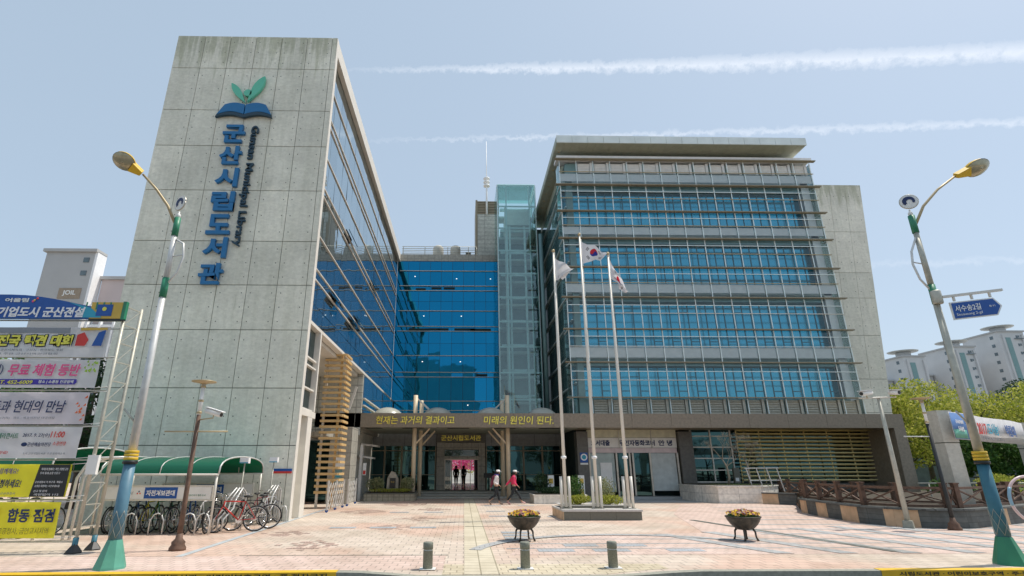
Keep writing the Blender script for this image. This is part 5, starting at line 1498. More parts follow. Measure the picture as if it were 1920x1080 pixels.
def basket(t):
    b = MB()
    for k in range(5):
        z = .72 + k * .05; w = .13 + k * .008
        b.tube([(.40, -w, z), (.40 + 2 * w, -w, z), (.40 + 2 * w, w, z), (.40, w, z), (.40, -w, z)], .005, 4, False)
    for k in range(6):
        for s in (-1, 1): b.tube([(.42 + k * .05, s * .13, .72), (.42 + k * .055, s * .16, .92)], .004, 4, False)
    b.tube([(.38, 0, .74), (.33, 0, .86)], .01, 4)
    b.build('basket', M_chrome, t)
cols = {'black': (.02, .02, .022), 'yellow': (.75, .60, .03), 'red': (.55, .04, .03), 'blue': (.03, .10, .30), 'silver': (.5, .5, .5), 'green': (.04, .22, .12), 'white': (.7, .7, .7), 'dark_red': (.18, .02, .03)}
spots = [
    ('red', -6.35, 16.35, 200, 0, 'red bicycle with pale tyres standing outside the right end post of the shelter'),
    ('black', -6.15, 17.0, 215, 1, 'black bicycle just behind the red one at the right end of the shelter'),
    ('dark_red', -6.5, 18.6, 75, 0, 'dark red bicycle close to the concrete tower wall'),
    ('silver', -6.25, 18.9, 80, 0, 'silver bicycle closest to the concrete tower wall'),
    ('black', -9.75, 16.6, 96, 1, 'black basket bicycle at the left end under the near shelter'),
    ('silver', -9.45, 16.5, 84, 0, 'silver bicycle second from the left end under the near shelter'),
    ('blue', -9.15, 16.7, 100, 1, 'blue bicycle between the silver one and the yellow one under the shelter'),
    ('yellow', -8.78, 16.45, 93, 0, 'yellow bicycle right of the street lamp under the near shelter'),
    ('green', -8.48, 16.6, 80, 1, 'dark green bicycle with basket next to the yellow bicycle'),
    ('black', -8.18, 16.5, 97, 0, 'black bicycle without basket in the middle of the near shelter'),
    ('white', -7.9, 16.6, 88, 1, 'white bicycle left of the brown garden lamp under the shelter'),
    ('blue', -7.6, 16.45, 102, 0, 'blue bicycle without basket behind the brown garden lamp'),
    ('silver', -7.3, 16.6, 86, 1, 'silver bicycle with basket just right of the brown garden lamp'),
    ('black', -7.02, 16.5, 95, 0, 'black bicycle beside the right end post inside the shelter'),
    ('green', -11.6, 15.4, 95, 0, 'green bicycle right of centre under the shelter behind the banner frame'),
    ('black', -11.1, 15.5, 85, 0, 'black bicycle at the right end under the shelter behind the banner frame'),
    ('silver', -12.1, 15.4, 100, 1, 'silver bicycle furthest left under the shelter behind the banner frame'),
]
protos = {}
for (c_, x, y, a, bk, lab) in spots:
    key = (c_, bk)
    if key not in protos:
        o = bicycle(cols[c_], c_)
        if bk: basket(o)
        protos[key] = o
    else: o = copy_tree(protos[key])
    o.location = (x, y, .014); o.rotation_euler = (R(random.uniform(-5, 5)), 0, R(a))
    o['label'] = lab; o['group'] = 'parked bicycles'
# hoop racks and wavy tube racks
def hoop(x, y, lab):
    m_ = MB(); m_.tube([(x - .18, y, 0), (x - .18, y, .35), (x - .10, y, .50), (x, y, .54), (x + .10, y, .50), (x + .18, y, .35), (x + .18, y, 0)], .018, 6)
    return tag(m_.build('bike_hoop', M_chromew, origin=(x, y, 0)), lab, 'bike rack', 'low silver bicycle hoops')
for x, lab in ((-7.35, 'low silver hoop rack right of the garden lamp base'), (-6.98, 'low silver hoop rack beside the shelter end post'), (-8.9, 'low silver hoop rack right of the street lamp post'), (-8.2, 'low silver hoop rack in the middle of the near shelter')):
    hoop(x, 15.75, lab)
tag(MB().tube([(-5.85 - .25, 19.35, 0), (-6.10, 19.35, .35), (-6.02, 19.35, .5), (-5.92, 19.35, .5), (-5.86, 19.35, .35), (-5.86, 19.35, 0)], .02, 6).build('bike_hoop', M_chromew, origin=(-6, 19.35, 0)), 'low silver hoop rack at the foot of the tower corner', 'bike rack', 'low silver bicycle hoops')
for (x, y, lab) in ((-6.75, 16.5, 'silver wavy tube rack rising at the near right end of the bicycle shelter'), (-6.55, 19.0, 'silver wavy tube rack nearest the tower corner')):
    t = thing('wave_rack', lab, 'bike rack', (x, y, 0), 'silver wavy tube racks')
    for k in range(3):
        q = k * .13
        MB().tube([(x - .15 + q, y - .3, .05), (x - .12 + q, y - .35, .35), (x + .02 + q, y - .1, .62), (x + .02 + q, y, .85), (x + .2 + q * .7, y + .15, 1.15), (x + .28 + q * .6, y + .3, 1.02), (x + .30 + q * .5, y + .35, .5), (x + .25 + q * .5, y + .35, .03)], .024, 7).build('tube', M_chromew, t)
for (x, y, zt, lab) in ((-6.62, 17.2, 1.95, 'thin post with white box on top, nearer one by the shelter end'), (-6.35, 19.0, 2.0, 'thin post with white box on top, by the tower side of the shelter')):
    t = thing('box_post', lab, 'post', (x, y, 0), 'thin posts with white boxes')
    MB().tube([(x - .05, y, 0), (x, y, zt - .12)], .022, 8).build('post', M_galv, t)
    MB().box(x - .13, x + .13, y - .08, y + .08, zt - .12, zt + .04).build('box', M_white, t)
    MB().box(x - .13, x + .13, y - .082, y - .0805, zt - .12, zt - .09).build('blue_edge', M_sky_p, t)
# flag-coloured strip on tower wall
ws = thing('wall_plate', 'thin red and blue striped plate on the tower wall above the bicycles', 'plate', (-5.95 - .35, TY0 - .02, 1.6))
MB().box(-6.55, -5.92, TY0 - .03, TY0 - .005, 1.60, 1.68).build('blue_stripe', M_royal, ws)
MB().box(-6.55, -5.92, TY0 - .03, TY0 - .005, 1.53, 1.598).build('red_stripe', M_red, ws)

# ================================================================== ENTRANCE FORECOURT
WL = thing('timber_screen', 'tall corner screen of stacked horizontal timber slats inside the tower void', 'screen', (-6.25, 26.4, 0))
for i in range(25):
    z = .62 + i * .262
    MB().box(-6.76, -5.74, 25.96, 26.06, z, z + .11).build('slat', M_wood, WL)
    MB().box(-5.80, -5.70, 26.065, 27.2, z + .0, z + .11).build('side_slat', M_wood, WL)
MB().box(-6.02, -5.92, 26.07, 26.17, .0, 7.0).build('upright', M_wood, WL)
MB().box(-6.70, -6.60, 26.07, 26.17, .0, 7.0).build('upright', M_mull, WL)

GT = thing('folding_gate', 'silver folding lattice gate drawn together beside the timber screen', 'gate', (-6.0, 27.5, 0))
def lattice(ya, yb, x, n_):
    g = MB()
    for i in range(n_):
        y0 = ya + (yb - ya) * i / n_; y1 = ya + (yb - ya) * (i + 1) / n_
        for a, b in (((x, y0, .12), (x, y1, .62)), ((x, y0, .62), (x, y1, .12)), ((x, y0, .62), (x, y1, 1.12)), ((x, y0, 1.12), (x, y1, .62))): g.bar(a, b, .022)
    return g
lattice(23.6, 26.6, -5.55, 7).build('lattice', M_chromew, GT)
lattice(27.6, 29.6, -5.55, 5).build('lattice', M_chromew, GT)
for y in (23.6, 25.1, 26.6, 27.6, 29.6):
    MB().box(-5.58, -5.52, y - .03, y + .03, .08, 1.22).build('upright', M_chromew, GT)
    MB().lathe([(0, -.05), (.06, -.05), (.06, 0), (0, 0)], (-5.55, y + .02, .06), 12, 'Y', False).build('wheel', M_royal, GT)

def planter_box(label, poly, h_, m_, cap=True):
    t = thing('stone_planter', label, 'planter', (poly[0][0], poly[0][1], 0))
    MB().prism([(x, y, 0) for x, y in poly], (0, 0, h_)).build('wall', m_, t)
    if cap:
        cx_ = sum(p[0] for p in poly) / len(poly); cy_ = sum(p[1] for p in poly) / len(poly)
        MB().prism([(cx_ + (x - cx_) * 1.02, cy_ + (y - cy_) * 1.03, h_ + .001) for x, y in poly], (0, 0, .05)).build('capping', M_plinth if m_ is not M_planter else M_planter, t)
        MB().prism([(cx_ + (x - cx_) * .94, cy_ + (y - cy_) * .90, h_ + .053) for x, y in poly], (0, 0, .03)).build('soil', M_soil, t)
    return t
M_low = tiles('beige_block_wall', (.40, .36, .27), .30, .22, .02, .6, .8)
planter_box('low beige block planter with dark rim left of the entrance steps', [(-5.5, 31.75), (-2.7, 31.75), (-2.7, 33.6), (-5.5, 33.6)], .36, M_low)
planter_box('low pale planter behind the flag plinth, filled with dark hedge', [(3.6, 29.3), (6.3, 29.3), (6.3, 31.2), (3.6, 31.2)], .38, M_planter)
planter_box('tall cream stone planter below the gold louvres', [(12.75, 31.4), (13.2, 29.5), (15.5, 29.4), (17.2, 31.0), (17.2, 33.6), (12.75, 33.6)], .80, M_planter)
for i, (x, r_) in enumerate(((-5.0, .5), (-3.15, .48))):
    shrub(('pale variegated shrub left of the memorial stone', 'pale variegated shrub right of the memorial stone')[i], (x, 32.5, .44), (r_, .45, .42), F_pale, 1600, 20 + i, .09)
shrub('low yellow-green ground shrub at the foot of the memorial stone', (-4.1, 32.1, .43), (1.2, .28, .12), F_spring, 1600, 23, .06)
shrub('dark clipped hedge in the planter behind the flag plinth', (4.9, 30.2, .42), (1.25, .7, .22), F_dark, 3000, 24, .07)
shrub('taller dark bush at the left of the planter behind the flag plinth', (4.2, 30.6, .45), (.5, .4, .55), F_dark, 1400, 25, .08)
MS = thing('memorial_stone', 'rough upright memorial stone with dark plaque in the left planter', 'stone', (-4.05, 32.7, .4))
mb = MB(); mb.prism([(-4.4, 32.6, .4), (-3.7, 32.6, .4), (-3.74, 32.6, 1.15), (-3.95, 32.6, 1.5), (-4.15, 32.6, 1.56), (-4.36, 32.6, 1.2)], (0, .3, 0)); mb.build('stone', mat('field_stone', (.36, .33, .27), .9, var=.25, scale=6, bump=.8, bscale=9), MS)
MB().box(-4.22, -3.88, 32.57, 32.595, .66, 1.2).build('plaque', M_black, MS)
text_mb('책사랑', (-4.05, 32.565, .98), .2, .1, ext=.003).build('lettering', M_goldp, MS)
for (x, y, lab) in ((4.85, 31.6, 'grey panel stand with yellow squares in the shadow behind the left flagpole'), (6.55, 31.6, 'grey panel stand with yellow squares between left and middle flagpoles')):
    t = thing('panel_stand', lab, 'sign', (x, y, 0), 'grey panel stands')
    MB().box(x - .17, x + .17, y, y + .12, 0, 1.35).build('stand', M_offw, t)
    for z in (.50, 1.05): MB().box(x - .12, x + .12, y - .006, y - .001, z - .13, z + .13).build('yellow_square', M_goldp, t)
nb = thing('notice_board', 'white notice sheet and blue poster on the tiled pier by the folding gate', 'notice', (-6.5, 29.4, 1.5))
MB().box(-6.78, -6.2, 29.46, 29.49, 1.75, 2.25).build('notice_sheet', M_offw, nb)
MB().box(-6.7, -6.3, 29.46, 29.49, 1.0, 1.65).build('poster', M_tealD, nb)
MB().lathe([(0, -.01), (.13, -.01), (.13, 0), (0, 0)], (-6.5, 29.455, 1.4), 16, 'Y', False).build('blue_disc', M_sky_p, nb)
for i, (x, y, z, lab) in enumerate(((-5.7, 34.3, 3.05, 'upper small white slab awning left of the lobby glazing'), (-5.75, 33.6, 2.35, 'lower small white slab awning left of the lobby glazing'))):
    aw = MB(); aw.obox((x, y, z), (.5 - i * .1, 0, -.06), (0, .5, 0), (0, 0, .05)); aw.bar((x - .42, y, z), (x - .42, y, 0), .06)
    tag(aw.build('slab_awning', M_edge, origin=(x, y, 0)), lab, 'awning', 'small slab awnings')
post_ = thing('signal_post', 'slim white post with red panel near the left lobby corner', 'post', (-5.85, 32.2, 0))
MB().box(-5.92, -5.78, 32.15, 32.25, 0, 3.0).build('post', M_edge, post_)
MB().box(-5.7, -5.52, 32.1, 32.16, 1.35, 2.0).build('panel', M_offw, post_)
MB().box(-5.68, -5.54, 32.085, 32.095, 1.4, 1.6).build('red_panel', M_red, post_)
desk = thing('sign_stand', 'dark slanted notice stand on a thin leg right of the lobby doors', 'sign', (1.75, 37.6, .33))
MB().box(1.72, 1.78, 37.6, 37.66, .33, 1.15).build('leg', M_steel, desk)
MB().obox((1.75, 37.6, 1.28), (.42, 0, 0), (0, .02, .0), (0, .0, .14)).build('board', M_black, desk)

# ================================================================== COURT BEHIND THE HALL
def azalea(label, c, r_, n_, seed):
    t = thing('azalea_bush', label, 'shrub', (c[0], c[1], 0), 'azaleas in the rear court')
    rng = random.Random(seed); m_ = MB(); leaves(m_, c, r_, n_, .22, rng, shell=.5); m_.build('blossom', F_azal, t)
    s_ = MB(); s_.tube([(c[0], c[1], -.1), c], [.1, .04], 6); s_.build('stem', M_bark, t)
azalea('pink azalea bush seen through the left half of the doors', (-1.6, 64, 2.3), (2.1, 1.0, .75), 1500, 31)
azalea('pink azalea bush seen through the right half of the doors', (1.6, 64.3, 2.3), (2.1, 1.0, .75), 1500, 32)
make_tree('bright green tree beyond the azaleas, seen through the doors', (0, 69, 0), 6.5, 4.2, F_spring, 33, n=2500, leaf=.3, trunk_h=.2)

# ================================================================== RIGHT TERRACE
wp = [(15.2, 29.0), (16.3, 27.9)]
wp2 = [(13.75, 23.3), (13.35, 21.8), (13.1, 20.2), (12.9, 18.6), (13.2, 17.6), (14.0, 16.95), (15.0, 16.95), (16.4, 17.6), (18.2, 18.6), (21.5, 20.6)]
TH = .55
tw = MB(); tw.prism([(x + .12, y + .1, 0) for x, y in [(13.85, 23.4)] + wp2[1:]] + [(30, 26, 0), (30, 33.8, 0), (17.3, 33.8, 0), (17.0, 28.2, 0), (15.0, 25.6, 0)], (0, 0, TH - .08))
struct(tw.build('terrace', M_soil))
RW = thing('stone_wall', 'low curving wall of dark stone with ochre stone panels under the brown fence', 'wall', (14, 17, 0))
def wallseg(pts, T_):
    k = 0; dist = 0
    P = [Vector((*q, 0)) for q in pts]
    cum = [0]
    for i in range(len(P) - 1): cum.append(cum[-1] + (P[i + 1] - P[i]).length)
    def at(s):
        for i in range(len(P) - 1):
            if s <= cum[i + 1] or i == len(P) - 2:
                return P[i].lerp(P[i + 1], (s - cum[i]) / (cum[i + 1] - cum[i]))
    pat = [('o', .75), ('d', 1.05), ('o', .8), ('d', 1.0), ('o', 1.0), ('d', .95), ('o', .9), ('d', 3.3), ('o', .6), ('d', 1.5), ('o', .6), ('d', 2.5)]
    s = 0; i = 0
    while s < cum[-1] - .05:
        kind, L_ = pat[i % len(pat)]; e = min(cum[-1], s + L_)
        nst = max(1, int((e - s) / .3)); mb = MB()
        for q in range(nst):
            a, b = at(s + (e - s) * q / nst), at(s + (e - s) * (q + 1) / nst)
            nrm = Vector((-(b - a).y, (b - a).x, 0)).normalized() * .22
            off = nrm * (-.06 if kind == 'o' else 0)
            mb.prism([a + off, b + off, b + nrm, a + nrm], (0, 0, TH - .06))
        mb.build('ochre_panel' if kind == 'o' else 'dark_stone_panel', M_stoneO if kind == 'o' else M_stoneD, T_)
        s = e; i += 1
    cp = MB(); nst = int(cum[-1] / .4)
    for q in range(nst):
        a, b = at(cum[-1] * q / nst), at(cum[-1] * (q + 1) / nst)
        nrm = Vector((-(b - a).y, (b - a).x, 0)).normalized()
        cp.prism([a - nrm * .08 + Vector((0, 0, TH - .058)), b - nrm * .08 + Vector((0, 0, TH - .058)), b + nrm * .28 + Vector((0, 0, TH - .058)), a + nrm * .28 + Vector((0, 0, TH - .058))], (0, 0, .055))
    cp.build('capping', M_stoneD, T_)
wallseg(wp, RW); wallseg(wp2, RW)
stt = MB()
for i in range(3):
    stt.prism([(16.2 - i * -.35, 27.8 + i * .0, 0), (13.9 + i * .35, 23.5, 0), (14.25 + i * .35, 23.4, 0), (16.6 + i * .35, 27.7, 0)], (0, 0, .15 * (i + 1)))
tag(stt.build('wooden_step', M_rust, origin=(15, 25.5, 0)), 'three brown steps rising between the stone walls', 'steps')
FN = thing('cross_fence', 'brown timber fence with X panels on top of the curving stone wall', 'fence', (14, 18, .5))
def fence(pts, T_, h_=.62):
    for i in range(len(pts)):
        x, y, z = pts[i]
        MB().box(x - .07, x + .07, y - .07, y + .07, z, z + h_ + .06).build('post', M_rust, T_)
        MB().box(x - .09, x + .09, y - .09, y + .09, z + h_ + .061, z + h_ + .10).build('post_cap', M_rust, T_)
        if i == len(pts) - 1: break
        a, b = Vector(pts[i]), Vector(pts[i + 1]); d = (b - a).normalized() * .08; a = a + d; b = b - d
        U_ = Vector((0, 0, 1))
        for q in (.05, h_ - .06): MB().bar(a + U_ * q, b + U_ * q, .05, .07).build('rail', M_rust, T_)
        MB().bar(a + U_ * .09, b + U_ * (h_ - .1), .04).build('cross_brace', M_rust, T_)
        MB().bar(a + U_ * (h_ - .1), b + U_ * .09, .04).build('cross_brace', M_rust, T_)
fence([(16.6, 27.9, .3), (15.2, 25.3, .45), (14.0, 23.2, .55), (13.6, 21.7, .55), (13.35, 20.2, .55), (13.15, 18.7, .55), (13.55, 17.6, .55), (14.6, 17.15, .55), (15.0, 17.2, .55), (16.6, 17.95, .55), (18.3, 18.95, .55), (20.4, 20.2, .55)], FN)
FN2 = thing('cross_fence', 'second brown X-panel fence running behind the first, in front of the louvres', 'fence', (17, 24, .5))
fence([(17.6, 31.5, .48), (17.0, 29.6, .48), (16.4, 27.4, .48), (16.1, 25.2, .48), (16.0, 23.2, .48), (16.4, 21.6, .48), (17.4, 20.4, .48), (19.0, 20.6, .48), (20.6, 21.6, .48), (22.4, 22.8, .48)], FN2, .60)
hr = thing('ramp_rail', 'aluminium ramp handrail with slanting legs behind the cream planter', 'railing', (16, 30, .8))
for (a, b) in (((14.95, 29.9, 1.72), (16.8, 29.9, 1.74)), ((15.2, 30.0, 1.1), (16.9, 30.0, 1.12))): MB().bar(a, b, .045).build('rail', M_chromew, hr)
for k in range(4):
    x = 15.05 + k * .55
    MB().bar((x, 29.92, 1.70), (x + .28, 29.98, .55), .04).build('leg', M_chromew, hr)
stl = thing('beige_post', 'stubby beige utility box post at the left end of the gold louvres', 'post', (16.0, 33.0, .8))
MB().box(15.85, 16.2, 33.0, 33.2, .8, 1.75).build('housing', M_plinth, stl)
MB().box(15.9, 16.1, 32.985, 32.999, 1.0, 1.2).build('label_plate', M_offw, stl)
# bare budding trees in the cream planter
def bare_tree(label, base, lean, seed, bloom):
    rng = random.Random(seed)
    t = thing('bare_tree', label, 'tree', base, 'small bare trees in the cream planter')
    tk = MB(); bl = MB(); x, y, z = base
    p0 = Vector(base); p1 = p0 + Vector((lean * .25, 0, .45)); p2 = p0 + Vector((lean * .1, 0, 1.0)); p3 = p0 + Vector((-lean * .35, .05, 1.35))
    tk.tube([p0, p1, p2, p3], [.075, .065, .05, .035], 7)
    def grow(p, d, L, r_, dep):
        q = p + d * L
        tk.tube([p, (p + q) / 2 + Vector((rng.gauss(0, .03), rng.gauss(0, .03), 0)), q], [r_, r_ * .8, r_ * .5], 4)
        if dep == 0:
            if rng.random() < bloom:
                leaves(bl, tuple(q), (.09, .09, .09), 9, .045, rng)
            return
        for _ in range(3):
            nd = (d + Vector((rng.gauss(0, .5), rng.gauss(0, .4), rng.gauss(.25, .3)))).normalized()
            grow(q, nd, L * rng.uniform(.6, .85), r_ * .55, dep - 1)
    for d in (Vector((-.6, 0, .8)), Vector((.5, .2, .9)), Vector((.05, -.2, 1)), Vector((.8, 0, .5))): grow(p3 if d.x < .4 else p2, d.normalized(), .55, .026, 3)
    tk.build('trunk', M_barkL, t)
    if bl.v: bl.build('buds', F_bloom, t)
bare_tree('small bare tree with pale crooked trunk at the left of the cream planter', (14.6, 31.2, .82), .35, 3, .25)
bare_tree('small budding tree with darker stem right of the crooked one', (15.9, 31.4, .82), .12, 9, .9)
gs = MB(); rng = random.Random(77); leaves(gs, (15.0, 31.2, .86), (2.0, 1.4, .05), 2600, .06, rng, shell=.1)
tag(gs.build('planter_grass', F_green, origin=(15, 31, .85)), kind='stuff', label='short green ground cover in the cream planter', cat='ground cover')

# concrete pillars and the banner between them
def pillar(cx_, cy_, label):
    t = thing('concrete_pillar', label, 'pillar', (cx_, cy_, .5), 'square concrete pillars on the terrace')
    def sq_(s, a=R(42)):
        return [(cx_ + s * math.cos(a + k * math.pi / 2), cy_ + s * math.sin(a + k * math.pi / 2)) for k in range(4)]
    MB().prism([(x, y, .45) for x, y in sq_(.33)], (0, 0, 2.02)).build('shaft', M_concP, t)
    MB().prism([(x, y, 2.475) for x, y in sq_(.31)], (0, 0, .02)).build('joint', M_joint, t)
    MB().prism([(x, y, 2.50) for x, y in sq_(.345)], (0, 0, 1.02)).build('upper_shaft', M_concP, t)
pillar(15.95, 18.15, 'square concrete pillar at the left end of the right-hand banner')
pillar(23.6, 22.9, 'square concrete pillar at the far right end of the banner')
bt = thing('banner', 'blue and white cloth banner stretched between the concrete pillars at right', 'banner', (19.6, 20.1, 2.5))
ba, bb_ = Vector((15.85, 17.65, 0)), Vector((23.3, 22.4, 0)); bd_ = (bb_ - ba).normalized(); bn = Vector((bd_.y, -bd_.x, 0))
def bp(s, z, d=0): return ba + bd_ * s + bn * (d + .06 * math.sin(s * 1.3)) + Vector((0, 0, z))
def strip(s0, s1, z0, z1, d, m_, name, n_=24):
    mb = MB()
    for i in range(n_):
        a = s0 + (s1 - s0) * i / n_; b = s0 + (s1 - s0) * (i + 1) / n_
        mb.add([bp(a, z0, d), bp(b, z0, d), bp(b, z1, d), bp(a, z1, d), bp(a, z0, d - .004), bp(b, z0, d - .004), bp(b, z1, d - .004), bp(a, z1, d - .004)], [(0, 1, 2, 3), (7, 6, 5, 4), (3, 2, 6, 7), (0, 4, 5, 1)], True)
    return mb.build(name, m_, bt)
strip(0, 8.3, 2.58, 3.45, 0, M_bannerW, 'cloth')
strip(.02, 2.35, 2.60, 3.43, .008, mat('banner_blue', (.09, .20, .45), .6, var=.06), 'blue_panel')
strip(.03, 1.0, 2.62, 2.9, .014, M_greenL, 'green_patch', 6)
def bt_text(s, c, z, w, h_, m_, bold=.03):
    text_mb(s, bp(c, z, .03), w, h_, right=bd_, ext=.004, bold=bold).build('lettering', m_, bt)
bt_text('군산시농업기술센터', .55, 3.15, .7, .12, M_white); bt_text('도시농업', .55, 2.92, .5, .16, M_white)
bt_text('도심 속의 작은 농부', 1.62, 3.26, 1.1, .14, M_white); bt_text('도시농업', 1.65, 2.98, 1.0, .26, M_white)
bt_text('2017', 3.0, 3.02, .95, .40, M_red); bt_text('도시농업', 4.35, 3.04, 1.5, .42, M_sky_p); bt_text('박람회', 5.85, 3.04, 1.2, .42, M_royal)
bt_text('일시 2017. 9. 22 ~ 24   장소 군산시농업기술센터', 4.6, 2.70, 3.8, .11, M_grey_p, 0)
ring_t = thing('ring_sculpture', 'pink and pale blue tubular ring cut by the right edge of the view', 'ring', (12.05, 12.0, 0))
MB().tube([(12.05 + .46 * math.cos(a * .2244), 12.0, 1.05 + .46 * math.sin(a * .2244)) for a in range(29)], .028, 8).build('ring', mat('pale_pink_tube', (.66, .50, .50), .35), ring_t)
MB().tube([(12.05 + .46 * math.cos(2.6 + a * .1), 12.0 - .005, 1.05 + .46 * math.sin(2.6 + a * .1)) for a in range(9)], .031, 8).build('blue_sleeve', mat('pale_blue_tube', (.25, .42, .55), .35), ring_t)
MB().tube([(12.05, 12.0, 0), (12.05, 12.0, .59)], .035, 8).build('post', M_galv, ring_t)

# ================================================================== PEOPLE
def skin_obj(name, pts, edges, m_, parent, root=0, sub=1):
    me = bpy.data.meshes.new(name)
    me.from_pydata([p[:3] for p in pts], edges, []); me.update()
    ob = bpy.data.objects.new(name, me); COL.objects.link(ob); ob.parent = parent
    md = ob.modifiers.new('skin', 'SKIN'); md.use_smooth_shade = True
    if not me.skin_vertices: me.attributes.new  # layer is created by the modifier data below
    try:
        sv = me.skin_vertices[0].data
    except Exception:
        bm = bmesh.new(); bm.from_mesh(me); bm.verts.layers.skin.verify(); bm.to_mesh(me); bm.free(); sv = me.skin_vertices[0].data
    for i, p in enumerate(pts):
        r_ = p[3]; sv[i].radius = (r_, r_) if not isinstance(r_, tuple) else r_
        sv[i].use_root = (i == root)
    ss = ob.modifiers.new('sub', 'SUBSURF'); ss.levels = sub; ss.render_levels = sub + 1
    me.materials.append(m_)
    return ob
def hand(pts, edges, wrist, d, side):
    """palm and five fingers growing from vertex index wrist; d = pointing direction"""
    w = Vector(pts[wrist][:3]); d = Vector(d).normalized(); s = Vector(side).normalized()
    pts.append((*(w + d * .06), .026)); palm = len(pts) - 1; edges.append((wrist, palm))
    for i, (o, L_) in enumerate(((-.030, .060), (-.010, .075), (.010, .072), (.030, .055))):
        a = w + d * .085 + s * o; b = a + d * L_ * .6 + s.cross(d) * .012; c = b + d * L_ * .4 + s.cross(d) * .025
        pts.append((*a, .009)); pts.append((*b, .008)); pts.append((*c, .006)); k = len(pts) - 3
        edges += [(palm, k), (k, k + 1), (k + 1, k + 2)]
    a = w + d * .04 - s * .035; b = a + d * .045 - s * .022
    pts.append((*a, .010)); pts.append((*b, .008)); k = len(pts) - 2; edges += [(palm, k), (k, k + 1)]
def person(label, loc, yaw, pose, jacket, trousers, shoe, hatm=None, brim=True, hair=True, stripe=False, sleeve=.058, simple=False, group=None):
    t = thing('person', label, 'person', (0, 0, 0), group)
    J = pose
    pts = [(0, 0, J['hip'], .105), (0, 0, J['hip'] + .16, .10), (*J['chest'], .115), (J['chest'][0] * 1.1, 0, J['chest'][2] + .13, .075), (*J['neck'], .045), (J['head'][0] - .01, 0, J['head'][2] - .02, .080), (*J['head'], .092), (J['head'][0] + .0, 0, J['head'][2] + .075, .07), (J['head'][0] + .105, 0, J['head'][2] - .012, .014)]
    edges = [(0, 1), (1, 2), (2, 3), (3, 4), (4, 5), (5, 6), (6, 7), (6, 8)]
    jac = [(0, 0, J['hip'] + .0, (.145, .15)), (0, 0, J['hip'] + .16, (.13, .14)), (*J['chest'], (.14, .15)), (J['chest'][0] * 1.1, 0, J['chest'][2] + .12, (.09, .13)), (J['neck'][0], 0, J['neck'][2] - .02, .065)]
    je = [(0, 1), (1, 2), (2, 3), (3, 4)]
    tr__ = [(0, 0, J['hip'] - .02, (.12, .12))]; te = []
    for s, (kn, an, to) in ((1, J['legL']), (-1, J['legR'])):
        n0 = len(pts)
        pts += [(0, s * .09, J['hip'] - .06, .085), (kn[0], s * .09, kn[1], .055), (an[0], s * .08, an[1], .036), (to[0], s * .09, to[1], .03)]
        edges += [(0, n0), (n0, n0 + 1), (n0 + 1, n0 + 2), (n0 + 2, n0 + 3)]
        k0 = len(tr__)
        tr__ += [(0, s * .085, J['hip'] - .10, .095), (kn[0] * .5, s * .09, (J['hip'] - .1 + kn[1]) / 2, .082), (kn[0], s * .09, kn[1], .066), (an[0] * .99, s * .085, an[1] + .05, .052)]
        te += [(0, k0), (k0, k0 + 1), (k0 + 1, k0 + 2), (k0 + 2, k0 + 3)]
    for s, (el, wr) in ((1, J['armL']), (-1, J['armR'])):
        n0 = len(pts); sh = (J['chest'][0] * 1.05, s * .165, J['chest'][2] + .11)
        pts += [(*sh, .052), (el[0], s * .21, el[1], .038), (wr[0], s * .20, wr[1], .026)]
        edges += [(3, n0), (n0, n0 + 1), (n0 + 1, n0 + 2)]
        d = Vector((wr[0] - el[0], 0, wr[1] - el[1]))
        hand(pts, edges, n0 + 2, d, (d.z, 0, -d.x) if abs(d.z) > .2 else (0, 1, 0))
        k0 = len(jac)
        jac += [(*sh, .070), (el[0], s * .21, el[1], sleeve), (wr[0] * .97 + el[0] * .03, s * .20, wr[1] * .94 + el[1] * .06, sleeve * .82)]
        je += [(3, k0), (k0, k0 + 1), (k0 + 1, k0 + 2)]
    skin_obj('body', pts, edges, M_skin, t)
    skin_obj('jacket', jac, je, jacket, t)
    skin_obj('trousers', tr__, te, trousers, t)
    H = Vector(J['head'])
    for s, (kn, an, to) in ((1, J['legL']), (-1, J['legR'])):
        d = Vector((to[0] - an[0], 0, to[1] - an[1])).normalized(); c = Vector((an[0], s * .085, an[1])) + d * .075 + Vector((0, 0, -.015))
        mb = MB(); mb.blob(c, .055, 12, 8, (2.2, .85, .85)); 
        ang = math.atan2(-d.z, d.x) * .8
        mb.v = [c + Matrix.Rotation(ang, 3, 'Y') @ (v - c) for v in mb.v]
        o = mb.build('shoe', shoe, t)
    if hair:
        mb = MB(); mb.blob(H + Vector((-.028, 0, .012)), .107, 14, 10, (.95, .98, 1.05)); mb.blob(H + Vector((-.09, 0, -.08)), .06, 10, 8, (.7, 1.2, 1.3)); mb.build('hair', M_hair, t)
    e = MB()
    for s in (-1, 1): e.blob(H + Vector((.086, s * .032, .012)), .010, 8, 6)
    e.build('eye', M_black, t)
    MB().blob(H + Vector((.088, 0, -.052)), .02, 8, 6, (.4, 1, .3)).build('mouth', M_pink, t)
    if hatm:
        mb = MB(); mb.lathe([(.116, .03), (.112, .08), (.08, .125), (.001, .135)], H, 18); mb.build('hat', hatm, t)
        if brim:
            mb = MB(); c = H + Vector((.11, 0, .045))
            vs = [H + Vector((.09 + .12 * math.cos(a), .10 * math.sin(a), .04 - .01 * math.cos(a))) for a in [R(x) for x in range(-90, 91, 15)]]
            mb.prism(vs, (0, 0, .012)); mb.build('hat_brim', hatm, t)
    t.location = loc; t.rotation_euler = (0, 0, yaw)
    return t
M_jw = mat('white_jacket', (.80, .76, .74), .8, var=.06, bump=.3, bscale=25)
M_jr = mat('crimson_jacket', (.75, .04, .13), .7, var=.08, bump=.3, bscale=25)
M_tb = mat('black_trousers', (.02, .025, .03), .8, var=.2)
M_maroon = mat('maroon_cloth', (.16, .03, .06), .8, var=.2)
